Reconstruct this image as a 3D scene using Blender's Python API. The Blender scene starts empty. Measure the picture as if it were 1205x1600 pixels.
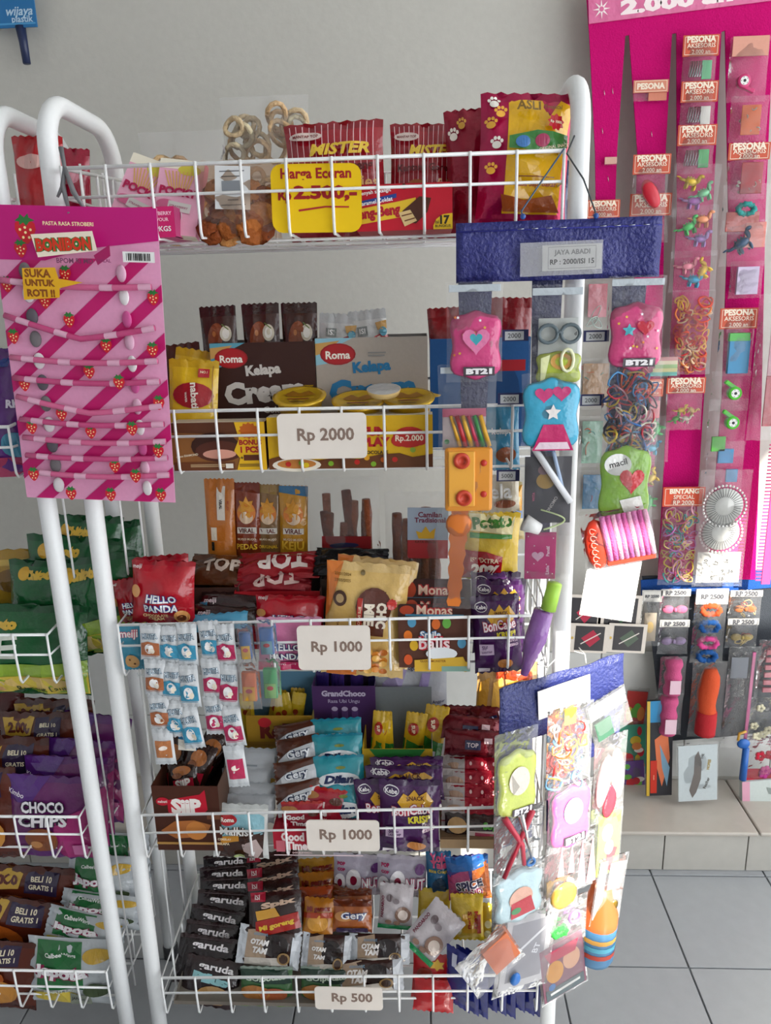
import bpy, bmesh, math, random
from mathutils import Vector, Matrix
R = random.Random(7)
SC = bpy.context.scene
COL = SC.collection

# ------------------------------------------------------------------ camera
FPX, CAMH = 1203.0, 1.5
def _cam():
    p, y, r = (math.radians(a) for a in (15.0, 3.0, 1.49))
    fw = Vector((-math.sin(y)*math.cos(p), math.cos(y)*math.cos(p), -math.sin(p)))
    rt = Vector((math.cos(y), math.sin(y), 0)); up = rt.cross(fw)
    return fw, rt*math.cos(r)-up*math.sin(r), up*math.cos(r)+rt*math.sin(r)
CFW, CRT, CUP = _cam()
CO = Vector((0, 0, CAMH))
cd = bpy.data.cameras.new('camera'); cam = bpy.data.objects.new('camera', cd); COL.objects.link(cam)
cd.sensor_fit = 'VERTICAL'; cd.sensor_height = 24.0; cd.lens = FPX/1600*24.0; cd.clip_start = 0.02
m = Matrix((CRT, CUP, -CFW)).transposed().to_4x4(); m.translation = CO
cam.matrix_world = m
SC.camera = cam

# ------------------------------------------------------------------ light
SC.view_settings.view_transform = 'Standard'; SC.view_settings.look = 'None'
SC.view_settings.gamma = 1.0; SC.view_settings.use_curve_mapping = False
SC.view_settings.exposure = 1.85
wd = bpy.data.worlds.new('sky'); SC.world = wd; wd.use_nodes = True
bg = wd.node_tree.nodes['Background']; bg.inputs[0].default_value = (0.93, 0.96, 1.0, 1); bg.inputs[1].default_value = 1.0
sd = bpy.data.lights.new('sun', 'SUN'); sun = bpy.data.objects.new('sun', sd); COL.objects.link(sun)
sd.energy = 3.6; sd.angle = math.radians(0.6); sd.color = (1.0, 0.95, 0.86)
SUNDIR = Vector((0.42, -0.78, 0.55)).normalized()      # towards the sun
sun.rotation_euler = SUNDIR.to_track_quat('Z', 'Y').to_euler(); sun.location = SUNDIR*6
try:
    SC.cycles.transparent_max_bounces = 24
    SC.cycles.max_bounces = 8
except Exception: pass

# ------------------------------------------------------------------ projection helpers (pixel of the 1205x1600 frame -> point on a real plane)
def ray(px, py):
    return CFW*FPX + CRT*(px-602.5) - CUP*(py-800)
def U(px, py, Y):
    d = ray(px, py); return CO + d*(Y/d.y)
def UZ(px, py, z):
    d = ray(px, py); return CO + d*((z-CAMH)/d.z)

# ------------------------------------------------------------------ materials
def srgb(h):
    h = h.lstrip('#'); c = [int(h[i:i+2], 16)/255 for i in (0, 2, 4)]
    return tuple((x/12.92 if x <= 0.04045 else ((x+0.055)/1.055)**2.4) for x in c)+(1,)
MC = {}
def mat(col, kind='film'):
    k = (col, kind)
    if k in MC: return MC[k]
    m = bpy.data.materials.new(kind+'_'+col); m.use_nodes = True
    nt = m.node_tree; N = nt.nodes; L = nt.links; b = N['Principled BSDF']
    c = srgb(col)
    rough, spec, bump, scale, var = {'film': (.15, .7, .3, 42, .08), 'foil': (.17, .6, .35, 40, .12), 'card': (.55, .35, .03, 150, .06), 'print': (.4, .4, 0, 0, 0),
        'paint': (.33, .5, .02, 200, .03), 'fabric': (.75, .2, .35, 420, .12), 'woven': (.38, .55, .5, 160, .2), 'felt': (.9, .1, .3, 300, .10), 'plastic': (.35, .5, 0, 0, .0),
        'wall': (.8, .2, .06, 60, .05), 'tile': (.3, .5, .01, 30, .08), 'paper': (.75, .2, .06, 40, .04), 'metal': (.25, .5, 0, 0, 0), 'food': (.6, .3, .7, 110, .35), 'rubber': (.5, .4, 0, 0, .0)}[kind]
    b.inputs['Roughness'].default_value = rough; b.inputs['Specular IOR Level'].default_value = spec
    if kind == 'metal': b.inputs['Metallic'].default_value = 1.0
    if kind == 'foil': b.inputs['Metallic'].default_value = 0.35
    b.inputs['Base Color'].default_value = c
    if scale:
        tc = N.new('ShaderNodeTexCoord'); nz = N.new('ShaderNodeTexNoise'); nz.inputs['Scale'].default_value = scale; nz.inputs['Detail'].default_value = 3
        L.new(tc.outputs['Object'], nz.inputs['Vector'])
        if var:
            mx = N.new('ShaderNodeMix'); mx.data_type = 'RGBA'
            mx.inputs['A'].default_value = tuple(x*(1-var) for x in c[:3])+(1,)
            mx.inputs['B'].default_value = tuple(min(1, x*(1+var)) for x in c[:3])+(1,)
            L.new(nz.outputs['Fac'], mx.inputs['Factor']); L.new(mx.outputs['Result'], b.inputs['Base Color'])
        if bump:
            bp = N.new('ShaderNodeBump'); bp.inputs['Strength'].default_value = bump; bp.inputs['Distance'].default_value = .01
            L.new(nz.outputs['Fac'], bp.inputs['Height']); L.new(bp.outputs['Normal'], b.inputs['Normal'])
    MC[k] = m; return m
def clear_mat(tint='#ffffff', haze=.05):
    k = ('clear', tint, haze)
    if k in MC: return MC[k]
    m = bpy.data.materials.new('clear_film'); m.use_nodes = True; nt = m.node_tree; N = nt.nodes; L = nt.links
    N.remove(N['Principled BSDF']); out = [n for n in N if n.type == 'OUTPUT_MATERIAL'][0]
    tr = N.new('ShaderNodeBsdfTransparent'); tr.inputs[0].default_value = srgb(tint)
    gl = N.new('ShaderNodeBsdfGlossy'); gl.inputs['Roughness'].default_value = .16
    df = N.new('ShaderNodeBsdfDiffuse'); df.inputs[0].default_value = srgb(tint)
    fr = N.new('ShaderNodeFresnel'); fr.inputs[0].default_value = 1.33
    tc = N.new('ShaderNodeTexCoord'); nz = N.new('ShaderNodeTexNoise'); nz.inputs['Scale'].default_value = 38; nz.inputs['Detail'].default_value = 2
    L.new(tc.outputs['Object'], nz.inputs['Vector'])
    bp = N.new('ShaderNodeBump'); bp.inputs['Strength'].default_value = .55; bp.inputs['Distance'].default_value = .010
    L.new(nz.outputs['Fac'], bp.inputs['Height'])
    for n in (gl, fr): L.new(bp.outputs['Normal'], n.inputs['Normal'])
    m1 = N.new('ShaderNodeMixShader'); m1.inputs[0].default_value = haze; L.new(tr.outputs[0], m1.inputs[1]); L.new(df.outputs[0], m1.inputs[2])
    m2 = N.new('ShaderNodeMixShader'); L.new(fr.outputs[0], m2.inputs[0]); L.new(m1.outputs[0], m2.inputs[1]); L.new(gl.outputs[0], m2.inputs[2])
    L.new(m2.outputs[0], out.inputs[0]); MC[k] = m; return m

# ------------------------------------------------------------------ mesh helpers
class MB:
    """collects geometry for ONE mesh object"""
    def __init__(s): s.v = []; s.f = []; s.m = []; s.mats = []; s.sm = []
    def mi(s, m):
        if m not in s.mats: s.mats.append(m)
        return s.mats.index(m)
    def add(s, vs, fs, m, smooth=False):
        o = len(s.v); i = s.mi(m); s.v += [tuple(v) for v in vs]
        for f in fs: s.f.append(tuple(a+o for a in f)); s.m.append(i); s.sm.append(smooth)
        return s
    def box(s, c, d, m, M=None, bev=0):
        x, y, z = (a/2 for a in d)
        if bev:
            b = min(bev, x*.9, y*.9, z*.9); vs = []; fs = []
            bm = bmesh.new(); bmesh.ops.create_cube(bm, size=1)
            for v in bm.verts: v.co = Vector((v.co.x*d[0], v.co.y*d[1], v.co.z*d[2]))
            bmesh.ops.bevel(bm, geom=list(bm.edges), offset=b, segments=2, affect='EDGES', profile=.5)
            bm.verts.index_update(); vs = [Vector(v.co) for v in bm.verts]; fs = [[v.index for v in f.verts] for f in bm.faces]; bm.free()
        else:
            vs = [Vector((sx*x, sy*y, sz*z)) for sx in (-1, 1) for sy in (-1, 1) for sz in (-1, 1)]
            fs = [(0, 1, 3, 2), (4, 6, 7, 5), (0, 4, 5, 1), (2, 3, 7, 6), (0, 2, 6, 4), (1, 5, 7, 3)]
        if M: vs = [M @ v for v in vs]
        return s.add([v+Vector(c) for v in vs], fs, m)
    def tube(s, pts, r, m, n=6, closed=False, caps=True):
        pts = [Vector(p) for p in pts]; k = len(pts); vs = []; fs = []; rr = r if isinstance(r, (list, tuple)) else [r]*k
        ref = None
        for i, p in enumerate(pts):
            a = pts[i-1] if (i > 0 or closed) else p; b = pts[(i+1) % k] if (i < k-1 or closed) else p
            t = (b-a).normalized() if (b-a).length > 1e-9 else Vector((0, 0, 1))
            if ref is None: ref = Vector((0, 0, 1)) if abs(t.z) < .9 else Vector((1, 0, 0))
            e1 = (ref - t*ref.dot(t))
            if e1.length < 1e-6: e1 = t.orthogonal()
            e1.normalize(); e2 = t.cross(e1); ref = e1
            for j in range(n):
                an = 2*math.pi*j/n; vs.append(p+(e1*math.cos(an)+e2*math.sin(an))*rr[i])
        for i in range(k if closed else k-1):
            for j in range(n):
                a = i*n+j; b = i*n+(j+1) % n; c = ((i+1) % k)*n+(j+1) % n; d = ((i+1) % k)*n+j
                fs.append((a, b, c, d))
        if caps and not closed:
            fs.append(tuple(range(n-1, -1, -1))); fs.append(tuple(range((k-1)*n, k*n)))
        return s.add(vs, fs, m, True)
    def ell(s, c, r, m, M=None, nu=10, nv=7):
        vs = []; fs = []; c = Vector(c)
        for i in range(nv+1):
            th = math.pi*i/nv
            for j in range(nu):
                ph = 2*math.pi*j/nu; p = Vector((r[0]*math.sin(th)*math.cos(ph), r[1]*math.sin(th)*math.sin(ph), r[2]*math.cos(th)))
                vs.append(c+(M @ p if M else p))
        for i in range(nv):
            for j in range(nu): fs.append((i*nu+j, i*nu+(j+1) % nu, (i+1)*nu+(j+1) % nu, (i+1)*nu+j))
        return s.add(vs, fs, m, True)
    def lathe(s, prof, m, c=(0, 0, 0), n=20, M=None):
        vs = []; fs = []; c = Vector(c); k = len(prof)
        for r, z in prof:
            for j in range(n):
                a = 2*math.pi*j/n; p = Vector((r*math.cos(a), r*math.sin(a), z)); vs.append(c+(M @ p if M else p))
        for i in range(k-1):
            for j in range(n): fs.append((i*n+j, i*n+(j+1) % n, (i+1)*n+(j+1) % n, (i+1)*n+j))
        return s.add(vs, fs, m, True)
    def prism(s, poly, y0, y1, m, M=None):
        """poly in x,z ; extruded in y"""
        n = len(poly); vs = [Vector((p[0], y0, p[1])) for p in poly]+[Vector((p[0], y1, p[1])) for p in poly]
        if M: vs = [M @ v for v in vs]
        fs = [tuple(range(n)), tuple(range(2*n-1, n-1, -1))]+[(i, i+n, (i+1) % n+n, (i+1) % n) for i in range(n)]
        return s.add(vs, fs, m)
    def obj(s, name, parent=None, mw=None):
        me = bpy.data.meshes.new(name); me.from_pydata(s.v, [], s.f)
        for m in s.mats: me.materials.append(m)
        me.polygons.foreach_set('material_index', s.m); me.polygons.foreach_set('use_smooth', s.sm); me.update()
        o = bpy.data.objects.new(name, me); COL.objects.link(o)
        if parent: o.parent = parent
        if mw is not None: o.matrix_world = mw if not parent else o.matrix_world
        return o
def tag(o, label, cat, group=None):
    o['label'] = label; o['category'] = cat
    if group: o['group'] = group
    return o
def empty(name, mw):
    o = bpy.data.objects.new(name, None); COL.objects.link(o); o.matrix_world = mw; o.empty_display_size = .02; return o
def part(name, mb, parent, label=None):
    o = mb.obj(name, parent)
    if label: o['label'] = label
    return o

# frames: local x right, y away from the viewer, z up, origin at the base centre
class Fr:
    def __init__(s, mw, w, h): s.mw = mw; s.w = w; s.h = h; s.vs = 1.0
def _mk(ex, ez, o, w, h):
    ey = ez.cross(ex); m = Matrix((ex, ey, ez)).transposed().to_4x4(); m.translation = o
    return Fr(m, w, h)
def place(x0, y0, x1, y1, Y, tilt=0, rot=0, yaw=0):
    """box in frame pixels of a thing whose base is at depth Y; tilt leans its top back, rot turns it in its own plane, yaw about the vertical"""
    t = math.radians(tilt); q = math.radians(yaw)
    Rz = Matrix.Rotation(q, 3, 'Z')
    ex = Rz @ Vector((1, 0, 0)); ez = Rz @ Vector((0, math.sin(t), math.cos(t))); en = ez.cross(ex)
    cx = (x0+x1)/2; B = U(cx, y1, Y)
    def hit(px, py):
        d = ray(px, py); return CO + d*((B-CO).dot(en)/d.dot(en))
    T = hit(cx, y0); h = (T-B).dot(ez); ym = (y0+y1)/2
    w = (hit(x1, ym)-hit(x0, ym)).length
    c = hit(cx, ym)
    if rot:
        Rr = Matrix.Rotation(math.radians(-rot), 3, en); ex = Rr @ ex; ez = Rr @ ez
    return _mk(ex, ez, c-ez*h/2, w, h)
def pix(v):
    d = Vector(v)-CO; z = d.dot(CFW); return 602.5+FPX*d.dot(CRT)/z, 800-FPX*d.dot(CUP)/z
def stand(x0, ytop, x1, Y, zb, tilt=0, rot=0, yaw=0, vis=None):
    """thing standing on height zb at depth Y whose top edge shows at pixel row ytop"""
    a = U(x0, ytop, Y); b = U(x1, ytop, Y); t = math.radians(tilt); Rz = Matrix.Rotation(math.radians(yaw), 3, 'Z')
    ex = Rz @ Vector((1, 0, 0)); ez = Rz @ Vector((0, math.sin(t), math.cos(t))); c = (a+b)/2
    h = c.z-zb; o = Vector((c.x, Y, zb))
    if tilt:
        for _ in range(6):
            top = o+ez*h; c2 = (U(x0, ytop, top.y)+U(x1, ytop, top.y))/2; h = (c2.z-zb)/ez.z; o.x = c2.x-ez.x*h
    if rot:
        Rr = Matrix.Rotation(math.radians(-rot), 3, ez.cross(ex)); ex = Rr @ ex; ez = Rr @ ez
    fr = _mk(ex, ez, o, (b-a).length, h)
    if vis: fr.vs = (vis-ytop)/max(1, pix(o)[1]-ytop)
    return fr

# ------------------------------------------------------------------ printed design (flat print that follows the surface of a pack)
TXT = {}
FONT = bpy.data.fonts.load('<builtin>')
def text_mesh(s, bold=0.0, shear=0.0):
    k = (s, bold, shear)
    if k in TXT: return TXT[k]
    c = bpy.data.curves.new('t', 'FONT'); c.font = FONT; c.body = s; c.size = 1; c.resolution_u = 2; c.offset = bold; c.shear = shear; c.align_x = 'CENTER'
    o = bpy.data.objects.new('t', c); me = bpy.data.meshes.new_from_object(o)
    bm = bmesh.new(); bm.from_mesh(me)
    bmesh.ops.triangulate(bm, faces=bm.faces[:])
    for _ in range(2):
        es = [e for e in bm.edges if e.calc_length() > .36]
        if es:
            bmesh.ops.subdivide_edges(bm, edges=es, cuts=1); bmesh.ops.triangulate(bm, faces=[f for f in bm.faces if len(f.verts) > 3])
    bm.verts.index_update(); vs = [Vector(v.co) for v in bm.verts]; fs = [tuple(v.index for v in (f.verts if f.normal.z >= 0 else reversed(f.verts))) for f in bm.faces]; bm.free()
    xs = [v.x for v in vs]; ys = [v.y for v in vs]; x0, x1, y0, y1 = min(xs), max(xs), min(ys), max(ys)
    vs = [((v.x-(x0+x1)/2), (v.y-(y0+y1)/2)) for v in vs]
    bpy.data.objects.remove(o); bpy.data.curves.remove(c); bpy.data.meshes.remove(me)
    TXT[k] = (vs, fs, x1-x0, y1-y0); return TXT[k]
def poly_mesh(pts, step):
    bm = bmesh.new(); f = bm.faces.new([bm.verts.new((p[0], p[1], 0)) for p in pts])
    bmesh.ops.triangulate(bm, faces=[f])
    for _ in range(4):
        es = [e for e in bm.edges if e.calc_length() > step]
        if not es: break
        bmesh.ops.subdivide_edges(bm, edges=es, cuts=1)
        bmesh.ops.triangulate(bm, faces=[f for f in bm.faces if len(f.verts) > 3])
    bm.verts.index_update(); vs = [(v.co.x, v.co.y) for v in bm.verts]; fs = []
    for f in bm.faces:
        ix = [v.index for v in f.verts]
        if f.normal.z < 0: ix.reverse()
        fs.append(tuple(ix))
    bm.free(); return vs, fs
def ellpts(cx, cy, rx, ry, n=18): return [(cx+rx*math.cos(2*math.pi*i/n), cy+ry*math.sin(2*math.pi*i/n)) for i in range(n)]
def starpts(cx, cy, r, n=5, q=.45, asp=1): return [(cx+(r if i % 2 == 0 else r*q)*math.sin(math.pi*i/n), cy-(r if i % 2 == 0 else r*q)*math.cos(math.pi*i/n)*asp) for i in range(2*n)]
def heartpts(cx, cy, r, asp=1):
    o = []
    for i in range(22):
        t = 2*math.pi*i/22; o.append((cx+r*(16*math.sin(t)**3)/16, cy-r*asp*(13*math.cos(t)-5*math.cos(2*t)-2*math.cos(3*t)-math.cos(4*t))/16))
    return o
def berry(cx, cy, r, asp, seeds=True):
    """strawberry print"""
    body = [(-.75, -.45), (-.35, -.7), (.35, -.7), (.75, -.45), (.8, 0), (.5, .6), (.12, 1), (-.12, 1), (-.5, .6), (-.8, 0)]
    leaf = [(-.75, -.62), (-.4, -.85), (-.3, -1.1), (0, -.85), (.3, -1.15), (.35, -.85), (.8, -.65), (.35, -.55), (.1, -.25), (-.1, -.5), (-.4, -.3), (-.4, -.55)]
    d = [('p', [(cx+x*r, cy+y*r*asp) for x, y in body], '#d21f2e'), ('p', [(cx+x*r, cy+y*r*asp) for x, y in leaf], '#2f7a3a')]
    if seeds: d += [('e', cx+x*r, cy+y*r*asp, r*.1, r*.1*asp, '#ffe9a8') for x, y in ((-.4, 0), (.4, 0), (0, .2), (-.2, .55), (.25, .55), (0, -.15))]
    return d
def printed(parent, S, w, h, ds, eps=.0014, kind='film', flat=False, vs=1.0):
    a, b = MB(), MB(); decals((a, b), S, w, h, ds, eps, kind, flat, vs)
    if a.v: part('lettering', a, parent)
    if b.v: part('print', b, parent)
def decals(mb, S, w, h, ds, eps=.0008, kind='print', flat=False, vs=1.0):
    """ds in fractions of the face: x left to right, y top to bottom. S(x, z) -> local point for offsets in metres from face centre; en outward"""
    lay = 0; H0 = h; h = h*vs; zc = (H0-h)/2      # vs: the print fills only the upper share vs of the face
    for d in ds:
        op = d[-1] if isinstance(d[-1], dict) else {}; k = d[0]; lay += 1
        if k == 't':
            _, s, cx, cy, tw, col = d[:6]; vs, fs, W, H = text_mesh(s, op.get('bold', .018), op.get('shear', 0))
            sx = tw*w/W; sy = op['h']*h/H if 'h' in op else sx*op.get('asp', 1)
            ro = math.radians(op.get('rot', 0)); c, sn = math.cos(ro), math.sin(ro)
            arc = op.get('arc', 0)
            P = []
            for x, y in vs:
                X, Y = x*sx, y*sy
                if arc: Y -= arc*h*(2*x/W)**2
                P.append(((cx-.5)*w+X*c-Y*sn, (.5-cy)*h+X*sn+Y*c))

        else:
            if k == 'e': _, cx, cy, rx, ry, col = d[:6]; pts = ellpts(cx, cy, rx, ry)
            elif k == 'r': _, x0, y0, x1, y1, col = d[:6]; pts = [(x0, y0), (x1, y0), (x1, y1), (x0, y1)]
            elif k == 'p': _, pts, col = d[:3]
            elif k == 'l':   # line
                _, x0, y0, x1, y1, lw, col = d[:7]; dx, dy = (x1-x0)*w, (y1-y0)*h; n = math.hypot(dx, dy) or 1; a, b = -dy/n*lw*w/2/w, dx/n*lw*w/2/h
                pts = [(x0+a, y0+b), (x1+a, y1+b), (x1-a, y1-b), (x0-a, y0-b)]
            pts = [((x-.5)*w, (.5-y)*h) for x, y in pts]
            if op.get('rot'):
                mx = sum(p[0] for p in pts)/len(pts); my = sum(p[1] for p in pts)/len(pts); ro = math.radians(op['rot']); c, sn = math.cos(ro), math.sin(ro)
                pts = [(mx+(x-mx)*c-(y-my)*sn, my+(x-mx)*sn+(y-my)*c) for x, y in pts]
            if flat:
                ar = sum(pts[i][0]*pts[(i+1) % len(pts)][1]-pts[(i+1) % len(pts)][0]*pts[i][1] for i in range(len(pts)))
                if ar < 0: pts.reverse()
                P, fs = pts, [tuple(range(len(pts)))]
            else: P, fs = poly_mesh(pts, max(w, h)*.16)
        tgt = (mb[0] if k == 't' else mb[1]) if isinstance(mb, tuple) else mb
        tgt.add([S(x, z+zc, eps*(1+.35*lay)) for x, z in P], fs, mat(col, op.get('kind', kind)))
    return mb

# ------------------------------------------------------------------ packs
def pillow_fn(w, h, t, crimp='tb', seed=0, wr=.06, puff=1.0):
    q = random.Random(seed); a = [q.uniform(0, 6.3) for _ in range(6)]; k = [q.uniform(3, 7) for _ in range(4)]
    def S(x, z, off=0.0, side=-1):
        u = max(-1, min(1, 2*x/w)); v = max(-1, min(1, 2*z/h))
        if crimp == 'lr': u, v = v, u
        pu = max(0, 1-abs(u)**2.2)**.55; e = .90
        vv = min(1, abs(v)/e); pv = max(0, 1-vv**2.6)**.6
        p = pu*pv
        n = t/2*p*puff + t*wr*math.sin(k[0]*u+a[0]+2*v)*math.sin(k[1]*v+a[1])*p + t*wr*(.9*math.sin(9*u+a[2])+.6*math.sin(17*u+a[3]))*(1-pv)*(1-abs(u)**3)*.8 + t*wr*.35*math.sin(6*u+5*v+a[4])*math.sin(8*v-4*u+a[5])*p
        n += .0004
        pin = 1-.05*(pv)*min(1, t/w*3)
        if crimp == 'lr': X, Z = x, z*pin
        else: X, Z = x*pin, z
        return Vector((X, side*(n+off), Z+h/2))
    return S
def pillow(mb, w, h, t, m, m_end=None, crimp='tb', seed=0, n=14, wr=.06, zig=.0012, S=None, ends=.09, m_back=None, seals=None):
    S = S or pillow_fn(w, h, t, crimp, seed, wr)
    for side in (-1, 1):
        vs = []; fs = []; fe = ([], [])
        for j in range(n+1):
            for i in range(n+1):
                x = (i/n-.5)*w; z = (j/n-.5)*h; p = S(x, z, 0, side)
                if crimp == 'tb' and j in (0, n): p.z += zig*(1 if i % 2 else -1)
                if crimp == 'lr' and i in (0, n): p.x += zig*(1 if j % 2 else -1)
                vs.append(p)
        for j in range(n):
            for i in range(n):
                a = j*n+j+i; f = (a, a+1, a+n+2, a+n+1)
                if side == 1: f = f[::-1]
                c = (j+.5)/n if crimp == 'tb' else (i+.5)/n
                (fe[0] if c < ends else fe[1] if c > 1-ends else fs).append(f)
        mb.add(vs, fs, (m_back or m) if side == 1 else m, True)
        o = len(mb.v)-len(vs); i = mb.mi(m_end or m)
        for q, fl in enumerate(fe):
            if seals:
                ix = sorted({a for f in fl for a in f}); mp = {a: b for b, a in enumerate(ix)}
                seals[q].add([vs[a] for a in ix], [tuple(mp[a] for a in f) for f in fl], m_end or m, True)
            else:
                for f in fl: mb.f.append(tuple(a+o for a in f)); mb.m.append(i); mb.sm.append(True)
    if seals:      # drop the vertices that only the seals use
        us = sorted({a for f in mb.f for a in f}); mp = {a: b for b, a in enumerate(us)}; mb.v = [mb.v[a] for a in us]; mb.f = [tuple(mp[a] for a in f) for f in mb.f]
    return S
SEED = [0]
def bag(name, label, cat, fr, col, t=.03, ds=(), end=None, crimp='tb', kind='film', group=None, wr=.10, n=14, ends=.09):
    SEED[0] += 1; mb, s1, s2 = MB(), MB(), MB(); S = pillow(mb, fr.w, fr.h, t, mat(col, kind), mat(end or col, kind), crimp, SEED[0], n, wr, ends=ends, seals=(s1, s2))
    o = tag(empty(name, fr.mw), label, cat, group)
    part('film_body', mb, o); part('end_seal', s1, o); part('end_seal', s2, o)
    if ds: printed(o, S, fr.w, fr.h, ds, vs=fr.vs)
    return o
def carton(name, label, cat, fr, d, col, ds=(), side=None, top=None, group=None, kind='card', topds=None):
    """closed carton standing on its base; the front face carries the print"""
    mb = MB(); w, h = fr.w, fr.h; m = mat(col, kind); ms = mat(side or col, kind); mt = mat(top or col, kind)
    x = w/2
    vs = [(-x, 0, 0), (x, 0, 0), (x, d, 0), (-x, d, 0), (-x, 0, h), (x, 0, h), (x, d, h), (-x, d, h)]
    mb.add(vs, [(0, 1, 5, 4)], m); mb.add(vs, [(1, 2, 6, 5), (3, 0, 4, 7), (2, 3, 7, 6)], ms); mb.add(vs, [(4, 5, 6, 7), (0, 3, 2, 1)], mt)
    o = tag(empty(name, fr.mw), label, cat, group); part('carton_body', mb, o)
    # tuck flap on the lid
    fl = MB(); fl.box((0, d/2, h+.0006), (w*.96, d*.94, .0009), mt); part('lid_flap', fl, o)
    if ds:
        printed(o, lambda X, Z, e: Vector((X, -e, Z+h/2)), w, h, ds, eps=.0004, kind='print', flat=True, vs=fr.vs)
    return o
def tray(name, label, cat, fr, d, col, ds=(), inner='#b9b0a2', back=None, backh=1.0, sideh=1.0, group=None, wall=.0012, open_front=1.0):
    """open display box: front panel, sloped sides, taller back panel"""
    w, h = fr.w, fr.h; o = empty(name, fr.mw); tag(o, label, cat, group); m = mat(col, 'card'); mi = mat(inner, 'card'); x = w/2
    f = MB(); f.box((0, 0, h/2), (w, wall, h), m); part('front_panel', f, o)
    b = MB(); b.box((0, d, h*backh/2), (w, wall, h*backh), mat(back or inner, 'card')); part('back_panel', b, o)
    for s in (-1, 1):
        q = MB(); X = s*(x-wall/2); vs = [(X-wall/2, 0, 0), (X-wall/2, d, 0), (X-wall/2, d, h*sideh), (X-wall/2, 0, h), (X+wall/2, 0, 0), (X+wall/2, d, 0), (X+wall/2, d, h*sideh), (X+wall/2, 0, h)]
        q.add(vs, [(0, 1, 2, 3), (7, 6, 5, 4), (0, 3, 7, 4), (3, 2, 6, 7), (1, 5, 6, 2)], m if s < 0 else mi); part('side_panel', q, o)
    q = MB(); q.box((0, d/2, wall/2), (w, d, wall), mi); part('bottom_panel', q, o)
    if ds:
        printed(o, lambda X, Z, e: Vector((X, -wall/2-e, Z+h/2)), w, h, ds, eps=.0004, kind='print', flat=True, vs=fr.vs)
    return o
def flatcard(name, label, cat, fr, col, ds=(), t=.0012, round_=0, group=None, kind='card', bend=0):
    mb = MB(); w, h = fr.w, fr.h
    if round_:
        r = round_; pts = []
        for cx, cz, a0 in ((w/2-r, r, -90), (w/2-r, h-r, 0), (-w/2+r, h-r, 90), (-w/2+r, r, 180)):
            for i in range(5): a = math.radians(a0+22.5*i); pts.append((cx+r*math.cos(a), cz+r*math.sin(a)))
        mb.prism(pts, 0, t, mat(col, kind))
    else: mb.box((0, t/2, h/2), (w, t, h), mat(col, kind))
    o = tag(mb.obj(name, None, fr.mw), label, cat, group)
    if ds:
        printed(o, lambda X, Z, e: Vector((X, -e, Z+h/2)), w, h, ds, eps=.0003, kind='print', flat=True, vs=fr.vs)
    return o
def clear_bag(name, label, cat, fr, t=.02, tint='#ffffff', haze=.05, group=None, wr=.16, n=12, zig=.0006):
    """transparent bag; contents are added as its parts"""
    SEED[0] += 1; mb = MB(); pillow(mb, fr.w, fr.h, t, clear_mat(tint, haze), None, 'tb', SEED[0], n, wr, zig)
    return tag(mb.obj(name, None, fr.mw), label, cat, group)
# ================================================================== the setting
def struct(name, mb, parent=None):
    o = mb.obj(name, parent)
    if not parent: o['kind'] = 'structure'
    return o
WALLY = 2.03; CEIL = 3.05
TG = .004     # grout gap
# floor: grout bed and single tiles
f = MB(); f.box((.9, .2, -.012), (6.2, 3.8, .016), mat('#6f7276', 'wall')); floor = struct('floor', f)
tile = MB(); T = .3
tile.box((0, 0, -.005), (T-TG, T-TG, .010), mat('#9fa2a5', 'tile'), bev=.0012); t0 = None
p0 = UZ(1077, 1512, 0)    # a tile crossing seen in the photograph
for i in range(-8, 9):
    for j in range(-5, 5):
        x = p0.x+T*(i+.5); y = p0.y+T*(j+.5)
        if not (-1.75 < x < 2.4 and -1.6 < y < 1.95): continue
        if t0 is None: o = t0 = tile.obj('floor_tile', floor)
        else: o = t0.copy(); COL.objects.link(o); o.parent = floor
        o.location = (x, y, R.uniform(-.0006, .0004))
# walls
w = MB(); w.box((.9, WALLY+.05, 1.52), (6.2, .1, 3.06), mat('#c3c1b9', 'wall')); wall_back = struct('wall_back', w)
wt = MB(); wt.box((0, 0, 0), (.247, .008, .197), mat('#c9cac6', 'tile'), bev=.001); w0 = None
for i in range(-9, 8):
    for j in range(2):
        if w0 is None: o = w0 = wt.obj('wall_tile', wall_back)
        else: o = w0.copy(); COL.objects.link(o); o.parent = wall_back
        o.location = (.12+.25*i, WALLY-.004, .24+.2*j)
w = MB(); w.box((-2.0, .3, 1.52), (.1, 3.6, 3.06), mat('#cfd0d2', 'wall')); struct('wall_left', w)
FY = -1.5      # unseen front wall, piers and lintel gap added to shape the sun patch
w = MB(); fm = mat('#cfd0d2', 'wall')
w.box((-.35, FY, 1.525), (3.3, .12, 3.05), fm); w.box((1.46, FY, 2.5), (.32, .12, 1.1), fm); w.box((2.9, FY, 2.5), (1.9, .12, 1.1), fm); w.box((1.78, FY, 2.08), (.32, .12, .26), fm); w.box((3.8, FY, .98), (.1, .12, 1.95), fm)
struct('wall_front_sun_mask', w)
w = MB(); w.box((.15, .3, CEIL+.05), (4.5, 3.7, .1), mat('#d8d8d6', 'wall')); struct('ceiling', w)
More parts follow.
